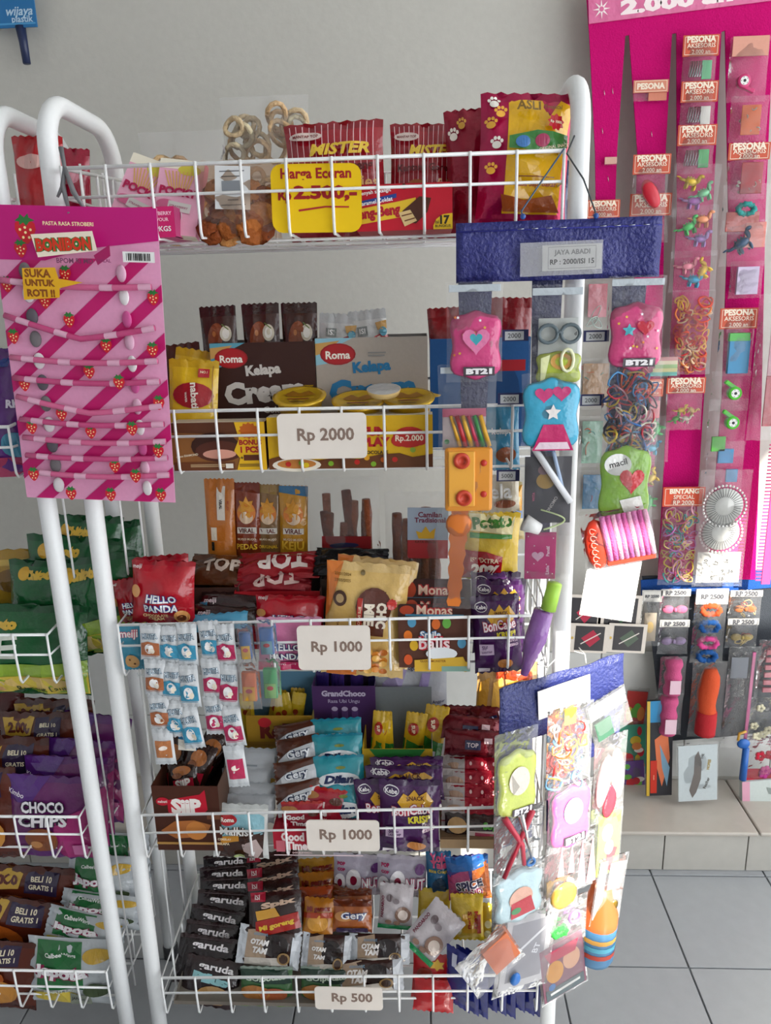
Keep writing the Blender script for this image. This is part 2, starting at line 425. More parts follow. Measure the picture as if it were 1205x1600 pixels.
# ledge of tiles along the back wall
LY, LZ = 1.80, .128
l = MB(); l.box((.3, (LY+WALLY)/2+.006, LZ/2-.004), (4.6, WALLY-LY-.012, LZ-.008), mat('#77736d', 'wall')); ledge = struct('trim_1', l)
top = MB(); top.box((0, 0, 0), (.396, WALLY-LY+.012, .012), mat('#b3aca2', 'tile'), bev=.004); l0 = None
fr_ = MB(); fr_.box((0, 0, 0), (.217, .008, LZ-.014), mat('#b3b0a8', 'tile'), bev=.001); f0 = None
px = UZ(1180, 1290, LZ).x
for i in range(-5, 5):
    if l0 is None: o = l0 = top.obj('ledge_tile', ledge)
    else: o = l0.copy(); COL.objects.link(o); o.parent = ledge
    o.location = (px-.2+.4*i, (LY+WALLY)/2-.006, LZ-.006)
px = U(1168, 1330, LY).x
for i in range(-9, 8):
    if f0 is None: o = f0 = fr_.obj('riser_tile', ledge)
    else: o = f0.copy(); COL.objects.link(o); o.parent = ledge
    o.location = (px-.11+.22*i, LY+.004, LZ/2-.006)
# ================================================================== wire racks
WHITE = 'paint'
mw_ = mat('#eef0f0', WHITE); mwire = mat('#f2f3f2', WHITE)
YF, YB = 1.215, 1.50
def arc(c, r, a0, a1, n, ax):
    return [(c[0], c[1]+r*math.cos(math.radians(a0+(a1-a0)*i/n)), c[2]+r*math.sin(math.radians(a0+(a1-a0)*i/n))) for i in range(n+1)]
def side_frame(x, yf, yb, ztop, parent, lean=0):
    r = .07; pr = .0148
    pts = [(x+lean, yf, .012)]+[(x+lean*(1-k/6), yf, ztop*k/6) for k in range(1, 5)]+arc((x, yf+r, ztop-r), r, 180, 90, 7, 0)+arc((x, yb-r, ztop-r), r, 90, 0, 7, 0)+[(x+lean*(1-k/6), yb, ztop*k/6) for k in range(4, 0, -1)]+[(x+lean, yb, .012)]
    p = MB(); p.tube(pts, pr, mw_, 14); o = part('side_frame', p, parent)
    for y in (yf, yb):
        c = MB(); c.lathe([(.0, .0), (.0175, .0), (.0175, .03), (.0155, .034)], mat('#3b3b3d', 'plastic'), (x+lean, y, 0), 14); part('foot_cap', c, parent)
    return o
def rack(name, label, xl, xr, yf, yb, ztop, lean=0):
    o = empty(name, Matrix.Translation(((xl+xr)/2, (yf+yb)/2, 0))); tag(o, label, 'rack'); return o
def world_part(name, mb, parent):
    """geometry written in world coordinates"""
    o = part(name, mb, parent); o.matrix_parent_inverse = Matrix.Translation(-parent.matrix_world.translation) if parent.type == 'EMPTY' else parent.matrix_world.inverted(); return o
def make_rack(name, label, xl, xr, yf, yb, ztop, leans=(0, 0), ends=(1, 1)):
    o = rack(name, label, xl, xr, yf, yb, ztop)
    def wp(n, mb): return world_part(n, mb, o)
    for x, le, e in ((xl, leans[0], ends[0]), (xr, leans[1], ends[1])):
        if not e: continue
        s = side_frame(x, yf+.02, yb, ztop, o, le); s.matrix_parent_inverse = Matrix.Translation(-o.matrix_world.translation)
        for c in [c for c in o.children if c.name.startswith('foot_cap')]: c.matrix_parent_inverse = Matrix.Translation(-o.matrix_world.translation)
        sg = 1 if x == xl else -1
        for y in (yf+.10, yf+.19):
            r = MB(); r.tube([(x+le+sg*.012, y, .10), (x+sg*.012, y, ztop-.08)], .0022, mwire, 6); wp('side_rod', r)
    return o
def basket(name, label, xl, xr, zt, zb, yf, yb, dz=0.0, n=11, mid=.40, group=None, back=.0):
    """wire basket: front rails, bent wires that run down the front and back across the floor, side and rear wires"""
    r = .0023; o = empty(name, Matrix.Translation(((xl+xr)/2, (yf+yb)/2, zb))); tag(o, label, 'basket', group)
    def Z(z, x): return z+dz*((x-xl)/(xr-xl)-.5)
    c = o.matrix_world.translation; zm = zt-(zt-zb)*mid
    def wp(nm, mb): return world_part(nm, mb, o)
    zr = zt+.02
    q = MB(); q.tube([(xl, yb, Z(zr, xl)), (xl, yf, Z(zt, xl)), (xr, yf, Z(zt, xr)), (xr, yb, Z(zr, xr))], r*1.25, mwire, 6); wp('top_rail', q)
    q = MB(); q.tube([(xl, yb, Z(zm, xl)), (xl, yf-.0, Z(zm, xl)), (xr, yf-.0, Z(zm, xr)), (xr, yb, Z(zm, xr))], r, mwire, 6); wp('middle_rail', q)
    q = MB(); q.tube([(xl, yb, Z(zr, xl)), (xr, yb, Z(zr, xr))], r, mwire, 6); wp('rear_rail', q)
    for i in range(n+1):
        x = xl+(xr-xl)*i/n
        q = MB(); q.tube([(x, yf-.002, Z(zt+.003, x)), (x, yf-.002, Z(zm, x)), (x, yf+.001, Z(zb+.008, x)), (x, yf+.006, Z(zb, x)), (x, yf+.03, Z(zb+.002, x)), (x, yb, Z(zb, x)), (x, yb, Z(zr, x))], r, mwire, 6); wp('wire', q)
    for y in (yf+.04, yf+.12, yf+.2, yb-.01):
        q = MB(); q.tube([(xl, y, Z(zb-.004, xl)), (xr, y, Z(zb-.004, xr))], r, mwire, 6); wp('floor_wire', q)
    for x in (xl, xr):
        for k in range(1, 4):
            y = yf+(yb-yf)*k/4
            q = MB(); q.tube([(x, y, Z(zt+.02*k/4, x)), (x, y, Z(zb, x))], r, mwire, 6); wp('side_wire', q)
    return o
XL, XR = -.558, .233
rack_main = make_rack('wire_rack', 'tall white tube-framed snack rack with five wire baskets in the middle', XL, XR, YF, YB, 1.812)
rack_side = make_rack('wire_rack', 'white tube-framed snack rack cut off by the left edge of the photo', -1.42, XL-.083, YF-.005, YB-.01, 1.80, (0, .018), (0, 1))
BX0, BX1 = -.533, .207
ZB = {}
for k, zt, zb, dz, lb in ((1, 1.709, 1.606, 0, 'topmost white wire basket of the middle rack, holding the large bags'), (2, 1.345, 1.243, 0, 'second white wire basket from the top, behind the Rp 2000 tag'),
                          (3, .984, .886, .014, 'middle white wire basket with sachet strips hanging over its front'), (4, .608, .511, .025, 'fourth white wire basket down, holding the brown and red biscuit boxes'),
                          (5, .233, .140, .024, 'lowest white wire basket of the middle rack, behind the Rp 500 tag')):
    basket('wire_basket', lb, BX0, BX1, zt, zb, YF, YB-.02, dz); ZB[k] = zb+.003
LX0, LX1 = -1.40, XL-.083-.02
ZL = {}
for k, (xa, ya), yb_, lb in ((1, (22, 304), 372, 'top white wire basket of the left rack, beside the leftmost frame'), (2, (5, 667), 746, 'white wire basket of the left rack behind the pink card'), (3, (40, 992), 1069, 'white wire basket of the left rack holding green chip bags'),
                         (4, (60, 1276), 1343, 'white wire basket of the left rack holding purple chip bags'), (5, (80, 1517), 1577, 'lowest white wire basket of the left rack holding green and white packets')):
    zt = U(xa, ya, YF).z; zb = U(50, yb_, YF).z
    basket('wire_basket', lb, LX0, LX1-(.012 if k < 3 else 0)+.018*(k-3)*.5*(k > 3), zt, zb, YF, YB-.03, .0, 12); ZL[k] = zb+.003
# ================================================================== goods: shelf one (top)
def T(s, cx, cy, w, col, **k): return ('t', s, cx, cy, w, col, k)
def E(cx, cy, rx, ry, col, **k): return ('e', cx, cy, rx, ry, col, k)
def B(x0, y0, x1, y1, col, **k): return ('r', x0, y0, x1, y1, col, k)
def PG(pts, col, **k): return ('p', pts, col, k)
def LN(x0, y0, x1, y1, w, col): return ('l', x0, y0, x1, y1, w, col, {})
def FP(cx, cy, w, col, n=1): return [LN(cx-w/2, cy+.035*i, cx+w/2*(1-.15*(i % 2)), cy+.035*i, .012, col) for i in range(n)]     # fine print too small to read
def barcode(x0, y0, x1, y1):
    q = random.Random(3); o = [B(x0, y0, x1, y1, '#f4f4f2')]; n = 14
    for i in range(n):
        a = x0+(x1-x0)*(.06+.88*i/n); o.append(B(a, y0+(y1-y0)*.1, a+(x1-x0)*q.choice((.02, .035, .045)), y0+(y1-y0)*.86, '#222222'))
    return o
def paw(cx, cy, r, col, asp): return [E(cx, cy, r, r*.8*asp, col)]+[E(cx+dx*r, cy+dy*r*asp, r*.36, r*.42*asp, col) for dx, dy in ((-1.05, -.8), (-.4, -1.35), (.4, -1.35), (1.05, -.8))]
z1 = ZB[1]
# strawberry stick boxes in their pink carton
tray('display_carton', 'bright pink carton with a barcode holding the strawberry stick boxes', 'carton', stand(150, 324, 271, 1.226, z1), .085, '#d2266f', [T('STRAWBERRY', .78, .22, .38, '#ffd8e8'), T('FLAVOUR', .8, .42, .25, '#ffd8e8'), T('10 PKGS', .8, .72, .3, '#ffffff')], inner='#c44a80')
fr = stand(272, 326, 296, 1.2262, z1); bq = MB(); decals(bq, lambda X, Z, e: Vector((.0605+e, .045-X, Z+.022)), .04, .035, barcode(0.1, .05, .9, .95), flat=True)
part('barcode_label', bq, bpy.data.objects['display_carton'])
def stickbox(label, fr):
    ds = [B(0, 0, 1, .16, '#f3ecd8'), E(.68, .17, .26, .09, '#d8c94a')]
    for i in range(9): ds.append(LN(.3+.05*i, .52, .14+.085*i, .2, .028, '#e0b060'))
    ds += [T('POCKY', .5, .56, .86, '#b3124f', bold=.05, rot=-4, h=.15), E(.24, .78, .2, .08, '#d66a92'), B(.3, .74, .82, .9, '#d8d5d0', rot=-6), T('STRAWBERRY', .55, .82, .42, '#a03a62', rot=-6)]
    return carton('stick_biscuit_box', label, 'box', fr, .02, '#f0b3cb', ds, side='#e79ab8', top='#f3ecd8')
stickbox('pale pink biscuit-stick box leaning right, nearer the tube frame', stand(160, 243, 232, 1.256, z1+.012, 18, -22, vis=335))
stickbox('pale pink biscuit-stick box standing behind the barcode carton', stand(234, 250, 306, 1.25, z1+.006, 16, -8, vis=340))
# bags of crackers, transparent
def snackbits(o, fr, kind, n, seed, col, zlo=.05, zhi=.7, dep=.012, sc=1.0):
    q = random.Random(seed)
    for i in range(n):
        mb = MB(); x = q.uniform(-.38, .38)*fr.w; z = (zlo+(zhi-zlo)*q.random())*fr.h; y = q.uniform(-dep, dep)
        c = mat(col[i % len(col)], 'food'); a = q.uniform(0, 3.1); b = q.uniform(-.6, .6)
        M = Matrix.Rotation(a, 3, 'Y') @ Matrix.Rotation(b, 3, 'X')
        if kind == 'ring':
            r = .0125*sc*q.uniform(.8, 1.2); mb.tube([Vector((x, y, z))+M @ Vector((r*math.cos(t*.5236), r*.25*math.sin(t*1.05), r*1.35*math.sin(t*.5236))) for t in range(12)], .0036*sc, c, 6, closed=True)
            part('ring_cracker', mb, o)
        elif kind == 'chip':
            mb.ell((x, y, z), (.022*sc*q.uniform(.7, 1.1), .006, .016*sc), c, M, 8, 6)
            for v in range(len(mb.v)): mb.v[v] = tuple(Vector(mb.v[v])+Vector((q.uniform(-1, 1), q.uniform(-1, 1), q.uniform(-1, 1)))*.0022*sc)
            part('crisp', mb, o)
        elif kind == 'stick':
            L = fr.h*q.uniform(.6, .88); x = (-.36+.72*(i+.5)/n)*fr.w; ln = q.uniform(-.09, .09)
            pts = [(x+ln*L*k/8+q.uniform(-.0008, .0008), y+q.uniform(-.001, .001), fr.h*.05+L*k/8) for k in range(9)]
            mb.tube(pts, [.0082*sc*q.uniform(.8, 1.2) for _ in pts], c, 7); part('crisp_stick', mb, o)
fr = stand(342, 150, 482, 1.43, z1); o = clear_bag('cracker_bag', 'tall clear bag of pale onion-ring crackers behind the shelf front', 'bag', fr, .05, haze=.10)
snackbits(o, fr, 'ring', 26, 5, ['#e6c9a0', '#dcb98c', '#efd6b2'], .1, .86, .014, 1.25)
fr = stand(215, 205, 352, 1.42, z1); o = clear_bag('cracker_bag', 'low clear bag of ring crackers behind the pink boxes', 'bag', fr, .045, haze=.10)
snackbits(o, fr, 'ring', 16, 8, ['#e3bd8a', '#d8ac78'], .1, .72, .012, 1.2)
fr = stand(306, 250, 436, 1.252, z1-.004, 4); o = clear_bag('cracker_bag', 'clear bag of brown crackling with a white paper label', 'bag', fr, .045, '#f6e8dc', haze=.08)
snackbits(o, fr, 'chip', 40, 3, ['#a0561f', '#b86a2c', '#8c4318', '#c98a4c'], .06, .62, .010, 1.1)
lb = MB(); decals(lb, lambda X, Z, e: Vector((X-.005, -.019-e, Z+fr.h*.62)), .054, .062, [B(0, 0, 1, 1, '#e9ebec', rot=-3), LN(.15, .12, .85, .12, .03, '#707378'), LN(.2, .24, .8, .24, .03, '#707378'), B(.2, .34, .8, .66, '#8d9298'), LN(.35, .78, .65, .78, .02, '#707378'), LN(.15, .9, .85, .9, .02, '#707378')], flat=True); part('paper_label', lb, o)
# striped red bags
def mister(label, fr, kk):
    ds = [LN(.06+.065*i, .03, .06+.065*i, .98, .008, '#e9c0c4') for i in range(14)]
    ds += [E(.22, .17, .17, .05, '#d9c3bb'), T('MANTAP TOP', .22, .17, .26, '#7a1520'), T('MISTER', .56, .33, .62, '#e8c23a', bold=.04, shear=.25, h=.13), T('Kentang Goreng', .5, .53, .8, '#5e1216', bold=.03), E(.36, .78, .18, .13, '#a85a2a'), E(.66, .8, .2, .1, '#8a3f1c'), T('fries', .8, .7, .3, '#d8a060')]
    return bag('snack_bag', label, 'snack bag', fr, '#9f1424', .05, ds, '#8c1020')
mister('dark red striped chip bag with yellow lettering behind the yellow price card', stand(448, 191, 606, 1.37, z1, 4, 2, vis=335), 0)
mister('dark red striped chip bag with yellow lettering behind the red wafer box', stand(603, 194, 722, 1.385, z1, 3, -2, vis=335), 1)
carton('wafer_box', 'red wafer box with a chocolate bar picture and isi 17 corner', 'box', stand(556, 287, 707, 1.232, z1), .075, '#c2122a', [
    PG([(0, .52), (.42, .38), (.62, .3), (.62, .66), (0, .86)], '#e8c02c'), PG([(0, .36), (.42, .2), (.42, .29), (0, .47)], '#23408f'), T('Karamel Coklat', .2, .36, .36, '#ffffff', rot=8), T('Beng-Beng', .21, .62, .5, '#b3122a', bold=.05, h=.3, rot=6), T('renyah sekaligit', .2, .16, .33, '#ffffff', rot=6),
    PG([(.48, .58), (.66, .28), (.78, .32), (.74, .62), (.62, .86), (.5, .82)], '#4d2413'), PG([(.44, .62), (.56, .56), (.63, .8), (.5, .92)], '#dfbf85'), LN(.47, .69, .58, .64, .012, '#6b3a1c'), LN(.5, .8, .61, .74, .012, '#6b3a1c'), LN(.5, 0, .5, .12, .03, '#5a2a14'),
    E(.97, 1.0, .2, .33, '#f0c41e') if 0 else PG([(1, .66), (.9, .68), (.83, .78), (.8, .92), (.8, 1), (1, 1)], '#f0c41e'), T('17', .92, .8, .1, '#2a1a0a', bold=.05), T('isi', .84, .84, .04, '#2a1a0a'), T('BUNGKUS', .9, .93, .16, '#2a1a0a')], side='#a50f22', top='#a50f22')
# yellow retail price card
flatcard('price_card', 'yellow price card reading Harga Eceran Rp 2.500', 'price card', place(424, 256, 565, 364, 1.2215, 0, -1), '#f2c81c', [T('Harga Eceran', .5, .16, .78, '#a0121c', bold=.03), T('Rp', .15, .47, .15, '#a0121c', bold=.04), T('2.500,-', .6, .43, .7, '#a0121c', bold=.05, h=.24), PG([(.3, .66), (.6, .61), (.86, .62), (.86, .64), (.6, .635), (.3, .69)], '#b0202a')], .0009, .016, kind='paper')
# magenta and yellow bags by the right frame
def dogbag(label, fr):
    a = fr.w/fr.h
    ds = [PG([(.3, .06), (.66, .06), (.74, .2), (.86, .06), (1, .1), (.93, .5), (.9, .97), (.28, .97)], '#e9b413'), PG([(.66, .06), (.86, .05), (.75, .2)], '#c2104a')]
    for x, y, c in ((.14, .1, '#f6f1e8'), (.1, .28, '#f2b33c'), (.17, .44, '#f6f1e8'), (.12, .64, '#f2b33c'), (.2, .2, '#f2b33c')): ds += paw(x, y, .05, c, a)
    ds += [T('ASLI', .5, .13, .26, '#7a5a16', bold=.03), T('Tropical', .76, .15, .2, '#7a5a16'), PG(starpts(.8, .27, .1, 9, .75, a), '#c2122a'), T('Rp 1000', .8, .27, .13, '#fff4d8'), PG([(.3, .38), (.6, .34), (.95, .36), (.95, .46), (.6, .5), (.3, .48)], '#3b7f3a'), E(.45, .43, .08, .05, '#3f78b8'), E(.66, .42, .08, .05, '#b23a62'), T('ORIGINAL SNACK', .8, .46, .34, '#f0e4c0', rot=12), *FP(.62, .7, .4, '#8a4a12', 1), T('Rasa Sapi Bakar', .62, .76, .46, '#8a2a12', bold=.03), PG([(.24, .84), (.5, .88), (.8, .84), (.9, .97), (.28, .97)], '#9a4a1a')]
    return bag('snack_bag', label, 'snack bag', fr, '#b30f4c', .055, ds, '#a50d45', kind='foil')
dogbag('magenta and yellow snack bag standing tallest at the right end of the top shelf', stand(740, 147, 888, 1.275, z1, 3, -3, vis=342))
bag('snack_bag', 'dark magenta bag edge showing behind the tall magenta and yellow bag', 'snack bag', stand(702, 170, 790, 1.34, z1, 2, 3), '#8f0f2c', .05, paw(.14, .22, .07, '#f0e6da', .6)+paw(.3, .14, .06, '#dba43a', .6), kind='foil')
bag('snack_bag', 'dark navy bag squeezed against the right frame of the top shelf', 'snack bag', stand(842, 250, 890, 1.36, z1, 0, -3), '#26305e', .04, [E(.5, .35, .3, .08, '#8a90b8')])
# red bag on the neighbouring rack, seen between the two tube frames
bag('snack_bag', 'red bag standing on the left rack between the two tube frames', 'snack bag', stand(12, 213, 92, 1.36, ZL[1], 0, -2), '#b3141e', .05, [E(.45, .25, .3, .07, '#d8a9a0'), E(.25, .82, .2, .14, '#2c7a35'), E(.6, .86, .25, .12, '#e0a21e')])
bag('snack_bag', 'crimson bag leaning behind the front tube frame on the left rack', 'snack bag', stand(70, 232, 130, 1.42, ZL[1], 0, -4), '#a01638', .04, [E(.5, .3, .3, .08, '#c98090')])
# ================================================================== shelf two
z2 = ZB[2]
def nabati(label, fr): return bag('wafer_packet', label, 'packet', fr, '#dcb41e', .022, [E(.52, .66, .42, .24, '#a01a24'), T('nabati', .56, .66, .5, '#f6efe0', bold=.03, rot=-84), T('WAFER', .38, .7, .2, '#f6efe0', rot=-84), B(.62, .16, .84, .32, '#b3202a'), T('NO.1', .73, .22, .14, '#f6e6c0'), LN(.9, .1, .93, .9, .02, '#9a6a14')], '#c9a01a')
nabati('yellow wafer packet standing frontmost at the left end of the second shelf', stand(252, 562, 332, 1.262, z2, 6, -4, vis=645))
nabati('yellow wafer packet leaning behind the frontmost one', stand(244, 545, 318, 1.30, z2, 10, -10))
bag('wafer_packet', 'dark brown wafer packet lying behind the yellow wafer packets', 'packet', stand(250, 537, 330, 1.37, z2, 8, 6), '#4c2312', .03, [])
def biscuit_tray(label, x0, x1, yt, col, lt, sub, sea, Y):
    fr = stand(x0, yt, x1, Y, z2, vis=655)
    ds = [PG([(0, 0), (.34, 0), (.18, .1), (.1, .3), (0, .32)], sea), PG([(0, .06), (.22, .03), (.1, .16), (0, .2)], '#c79a55'), E(.2, .19, .16, .13, '#9a1a20'), E(.2, .19, .145, .115, '#b01f26'), T('Roma', .2, .2, .22, '#f8f2e6', bold=.03), T('Kelapa', .5, .36, .34, lt, bold=.05, rot=4), T('Cream', .5, .62, .78, lt, bold=.06, h=.3, rot=4)]+([T(sub, .62, .86, .28, lt)] if sub else FP(.55, .18, .16, '#8a8a88', 2))
    return tray('display_carton', label, 'carton', fr, .13, col, ds, inner='#8d8983', back='#7d7a76', backh=1.0)
biscuit_tray('dark brown open biscuit carton with silver script lettering', 327, 491, 535, '#3a1d16', '#cfc9c2', 'Cokelat', '#5aa0b4', 1.315)
biscuit_tray('pale grey open biscuit carton with blue script lettering', 492, 668, 527, '#ada398', '#1f76a8', '', '#8fc0d0', 1.315)
for i, (a, b, y) in enumerate(((318, 376, 478), (380, 440, 474), (438, 496, 473))):
    bag('biscuit_packet', 'brown biscuit packet in the dark carton, %s of three' % ('leftmost', 'middle', 'rightmost')[i], 'packet', stand(a, y, b, 1.36+.004*i, z2+.008, 6, 2-i, vis=550), '#3f1c12', .022, [E(.42, .66, .22, .3, '#8a4420', rot=-12), E(.72, .6, .16, .17, '#d9cfb8'), E(.72, .6, .1, .11, '#f2ede2'), LN(.62, .4, .8, .52, .03, '#6a7a3a'), E(.4, .6, .05, .06, '#c07840')], '#351610', group='brown packets in the dark carton')
for i, (a, b, y, r) in enumerate(((484, 545, 490, -4), (561, 622, 483, 5))):
    bag('biscuit_packet', ('white biscuit packet at the left of the grey carton', 'white biscuit packet at the right of the grey carton')[i], 'packet', stand(a, y, b, 1.36, z2+.008, 8, r, vis=555), '#d6d8d6', .022, [E(.8, .7, .18, .22, '#b01f26', rot=-75), T('Roma', .8, .7, .26, '#f8f2e6', rot=-75), B(.2, .36, .48, .56, '#8d9390'), T('ISI', .34, .46, .16, '#f2f2f0'), PG([(.7, .3), (1, .26), (1, .44), (.75, .46)], '#c79a55'), E(.9, .5, .1, .1, '#5aa0b4')], '#c3c6c6', group='white packets in the grey carton')
# yellow lidded cups
for i, (a, b, y) in enumerate(((424, 512, 600), (516, 604, 606), (596, 682, 602))):
    lc = U((a+b)/2, y+20, 1.268); r = (U(b, y+20, 1.268)-U(a, y+20, 1.268)).length/2*.94; H = .034; tl = Matrix.Rotation(math.radians(15), 4, 'X')
    mw0 = Matrix.Translation(lc) @ tl @ Matrix.Translation((0, 0, -H)); ztop = lc.z
    o = empty('dessert_cup', mw0); tag(o, 'yellow foil-lidded cup on the second shelf, %s of three' % ('leftmost', 'middle', 'rightmost')[i], 'cup', 'yellow lidded cups')
    c = MB(); c.lathe([(0, 0), (r*.74, 0), (r*.86, H*.9), (r*.97, H*.92), (r, H)], mat('#d8a915', 'plastic'), n=22); part('cup_body', c, o)
    l = MB(); l.lathe([(0, H+.0015), (r*.8, H+.0015), (r*.86, H+.003), (r*1.02, H+.002), (r*1.0, H-.001)], mat('#dcb32a', 'foil'), n=26)
    tab = [(r*.9, 0), (r*1.18, r*.1), (r*1.22, r*.3), (r*.85, r*.5)]
    M = Matrix.Rotation(R.uniform(-.4, 1.2), 3, 'Z'); l.add([M @ Vector((x, y_, H+.002)) for x, y_ in tab], [(0, 1, 2, 3)], mat('#dcb32a', 'foil')); part('foil_lid', l, o)
    d = MB(); decals(d, lambda X, Z, e: Vector((X, Z*1.0, H+.0017+e)), 2*r, 2*r, [PG([(.2, .45), (.35, .25), (.5, .4), (.65, .25), (.8, .45), (.6, .55), (.3, .55)], '#9a6a16'), LN(.3, .66, .7, .66, .05, '#8a4a1a'), LN(.35, .78, .65, .78, .04, '#7a5a1a')], eps=.0004, flat=True); part('print', d, o)
P_ = U(600, 612, 1.238); c = MB(); Mx = Matrix.Rotation(.25, 3, 'X'); c.lathe([(0, 0), (.024, 0), (.0265, .006), (.0275, .009), (.0, .0095)], mat('#d8b878', 'plastic'), (0, 0, 0), 24, Mx); c.lathe([(0, .0098), (.022, .0098), (.0265, .0092)], mat('#cfd0cf', 'foil'), (0, 0, 0), 24, Mx)
tag(c.obj('wafer_disc', None, Matrix.Translation((P_.x, 1.238, U(600, 616, 1.238).z))), 'small round tan disc with a silver top lying across the yellow cups', 'candy disc')
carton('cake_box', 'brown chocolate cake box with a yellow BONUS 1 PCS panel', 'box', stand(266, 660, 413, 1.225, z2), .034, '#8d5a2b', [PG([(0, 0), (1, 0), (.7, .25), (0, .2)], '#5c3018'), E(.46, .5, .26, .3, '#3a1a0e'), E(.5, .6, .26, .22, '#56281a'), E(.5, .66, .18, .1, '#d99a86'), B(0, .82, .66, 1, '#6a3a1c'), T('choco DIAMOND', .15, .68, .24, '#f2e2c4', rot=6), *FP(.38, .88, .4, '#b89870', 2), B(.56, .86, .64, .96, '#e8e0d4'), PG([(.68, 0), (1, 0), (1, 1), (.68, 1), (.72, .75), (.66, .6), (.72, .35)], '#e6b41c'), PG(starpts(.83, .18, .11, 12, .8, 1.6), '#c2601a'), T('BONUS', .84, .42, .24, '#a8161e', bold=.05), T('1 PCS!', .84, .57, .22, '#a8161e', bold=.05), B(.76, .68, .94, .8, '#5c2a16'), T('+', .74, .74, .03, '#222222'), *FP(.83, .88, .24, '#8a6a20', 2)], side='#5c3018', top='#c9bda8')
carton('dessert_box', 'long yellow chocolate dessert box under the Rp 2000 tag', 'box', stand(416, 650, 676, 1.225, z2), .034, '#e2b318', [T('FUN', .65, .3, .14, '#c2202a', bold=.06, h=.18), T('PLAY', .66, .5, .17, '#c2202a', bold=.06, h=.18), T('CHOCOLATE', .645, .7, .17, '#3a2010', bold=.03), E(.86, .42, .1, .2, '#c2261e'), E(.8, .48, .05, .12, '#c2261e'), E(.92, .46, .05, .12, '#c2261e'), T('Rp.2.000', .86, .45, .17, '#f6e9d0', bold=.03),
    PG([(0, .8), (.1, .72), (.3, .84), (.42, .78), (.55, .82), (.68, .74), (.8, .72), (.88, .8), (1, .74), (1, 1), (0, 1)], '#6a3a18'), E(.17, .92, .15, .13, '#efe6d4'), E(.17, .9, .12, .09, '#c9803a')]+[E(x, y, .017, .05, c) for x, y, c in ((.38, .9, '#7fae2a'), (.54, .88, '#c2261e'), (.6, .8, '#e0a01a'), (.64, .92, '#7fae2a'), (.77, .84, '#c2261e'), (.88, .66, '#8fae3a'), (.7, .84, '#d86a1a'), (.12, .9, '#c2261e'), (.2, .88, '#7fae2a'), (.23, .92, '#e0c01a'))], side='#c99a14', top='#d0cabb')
def price_tag(label, x0, y0, x1, y1, txt, w, rot, Y=1.2075):
    fr = place(x0, y0, x1, y1, Y, 0, rot); flatcard('price_tag', label, 'price tag', fr, '#ece3d9', [T(txt, .54 if w > .6 else .55, .5, w, '#8a7468', bold=.028)], .0016, min(.008, fr.h*.2), kind='paper')
price_tag('cream price tag reading Rp 2000 on the second basket', 434, 646, 573, 717, 'Rp 2000', .64, 0)
# red bag in a blue carton at the right end
tray('display_carton', 'blue carton with a red pack behind the hanging display on the second shelf', 'carton', stand(672, 528, 830, 1.40, z2), .09, '#1a4f86', [E(.6, .5, .3, .35, '#163f6e'), B(.45, .2, .95, .3, '#a01a24')], inner='#31506e')
bag('snack_bag', 'dark red pack standing in the blue carton, left of the first hanging strip', 'packet', stand(674, 480, 740, 1.44, z2+.01, 3, 2), '#8c1a20', .04, [E(.5, .4, .3, .1, '#a84048')])
bag('snack_bag', 'dark red pack standing in the blue carton, right of the first hanging strip', 'packet', stand(752, 465, 826, 1.44, z2+.01, 3, -2), '#7d141c', .04, [E(.5, .4, .3, .1, '#a84048')])
# ================================================================== shelf three
z3 = ZB[3]
def viral(label, x0, x1, yt, col, word, seal, r, Y):
    ds = [PG([(0, 0), (1, 0), (1, .16), (0, .1)], seal), E(.5, .43, .36, .16, '#e8862a'), E(.5, .5, .26, .09, '#f0d2ae'), PG(starpts(.5, .36, .34, 7, .6, .5), '#e8a02a'), B(.14, .64, .88, .73, '#e9e3d6'), T('VIRAL', .5, .685, .62, '#6a2418', bold=.03), T('MUGO MUGO', .5, .81, .7, '#f2dfb8'), T(word, .5, .92, .8, '#f2c23a', bold=.03)]
    return bag('snack_packet', label, 'packet', stand(x0, yt, x1, Y, z3, 4, r, vis=858), col, .018, ds, kind='film')
viral('red-brown noodle-snack packet, first right of the orange packet on the third shelf', 359, 402, 754, '#8c3a1c', 'PEDAS', '#7a2c16', -1, 1.425)
viral('dull brown noodle-snack packet between the red-brown and yellow packets', 394, 434, 757, '#8d6a3e', 'ORIGINAL', '#a08048', -1, 1.432)
viral('yellow and blue noodle-snack packet next to the clear stick bag', 428, 474, 759, '#cf9426', 'KEJU', '#2f6f9a', -2, 1.425)
bag('snack_packet', 'orange noodle-snack packet with a sideways logo, leftmost on the third shelf', 'packet', stand(314, 748, 362, 1.42, z3, 4, -1, vis=858), '#c9762a', .02, [B(.42, .1, .7, .56, '#f0e8d8'), T('VIRAL', .56, .34, .34, '#3a2a20', bold=.05, rot=-90), T('ME LIDI', .8, .36, .3, '#a03a1a', rot=-90), B(.2, .66, .4, .84, '#e8dcc4'), B(.2, .86, .3, .98, '#222222')])
def stickbag(label, x0, x1, yt, Y, rot, card, seed, n):
    fr = stand(x0, yt, x1, Y, z3, 2, rot, vis=885); o = clear_bag('stick_snack_bag', label, 'bag', fr, .035, haze=.07)
    snackbits(o, fr, 'stick', n, seed, ['#7c3a1c', '#8f4a28', '#6c2f16'], dep=.008, sc=1.15)
    q = MB(); decals(q, lambda X, Z, e: Vector((X, -.017-e, Z+fr.h/2)), fr.w, fr.h, card, flat=True, vs=fr.vs); part('header_label', q, o); return o
stickbag('clear bag of brown snack sticks with a small red label', 479, 597, 745, 1.43, 1, [B(.2, .62, .86, .88, '#8c1a1e', rot=-2), B(.22, .76, .86, .88, '#b06a3a', rot=-2), E(.5, .72, .2, .03, '#2a2a50')], 4, 8)
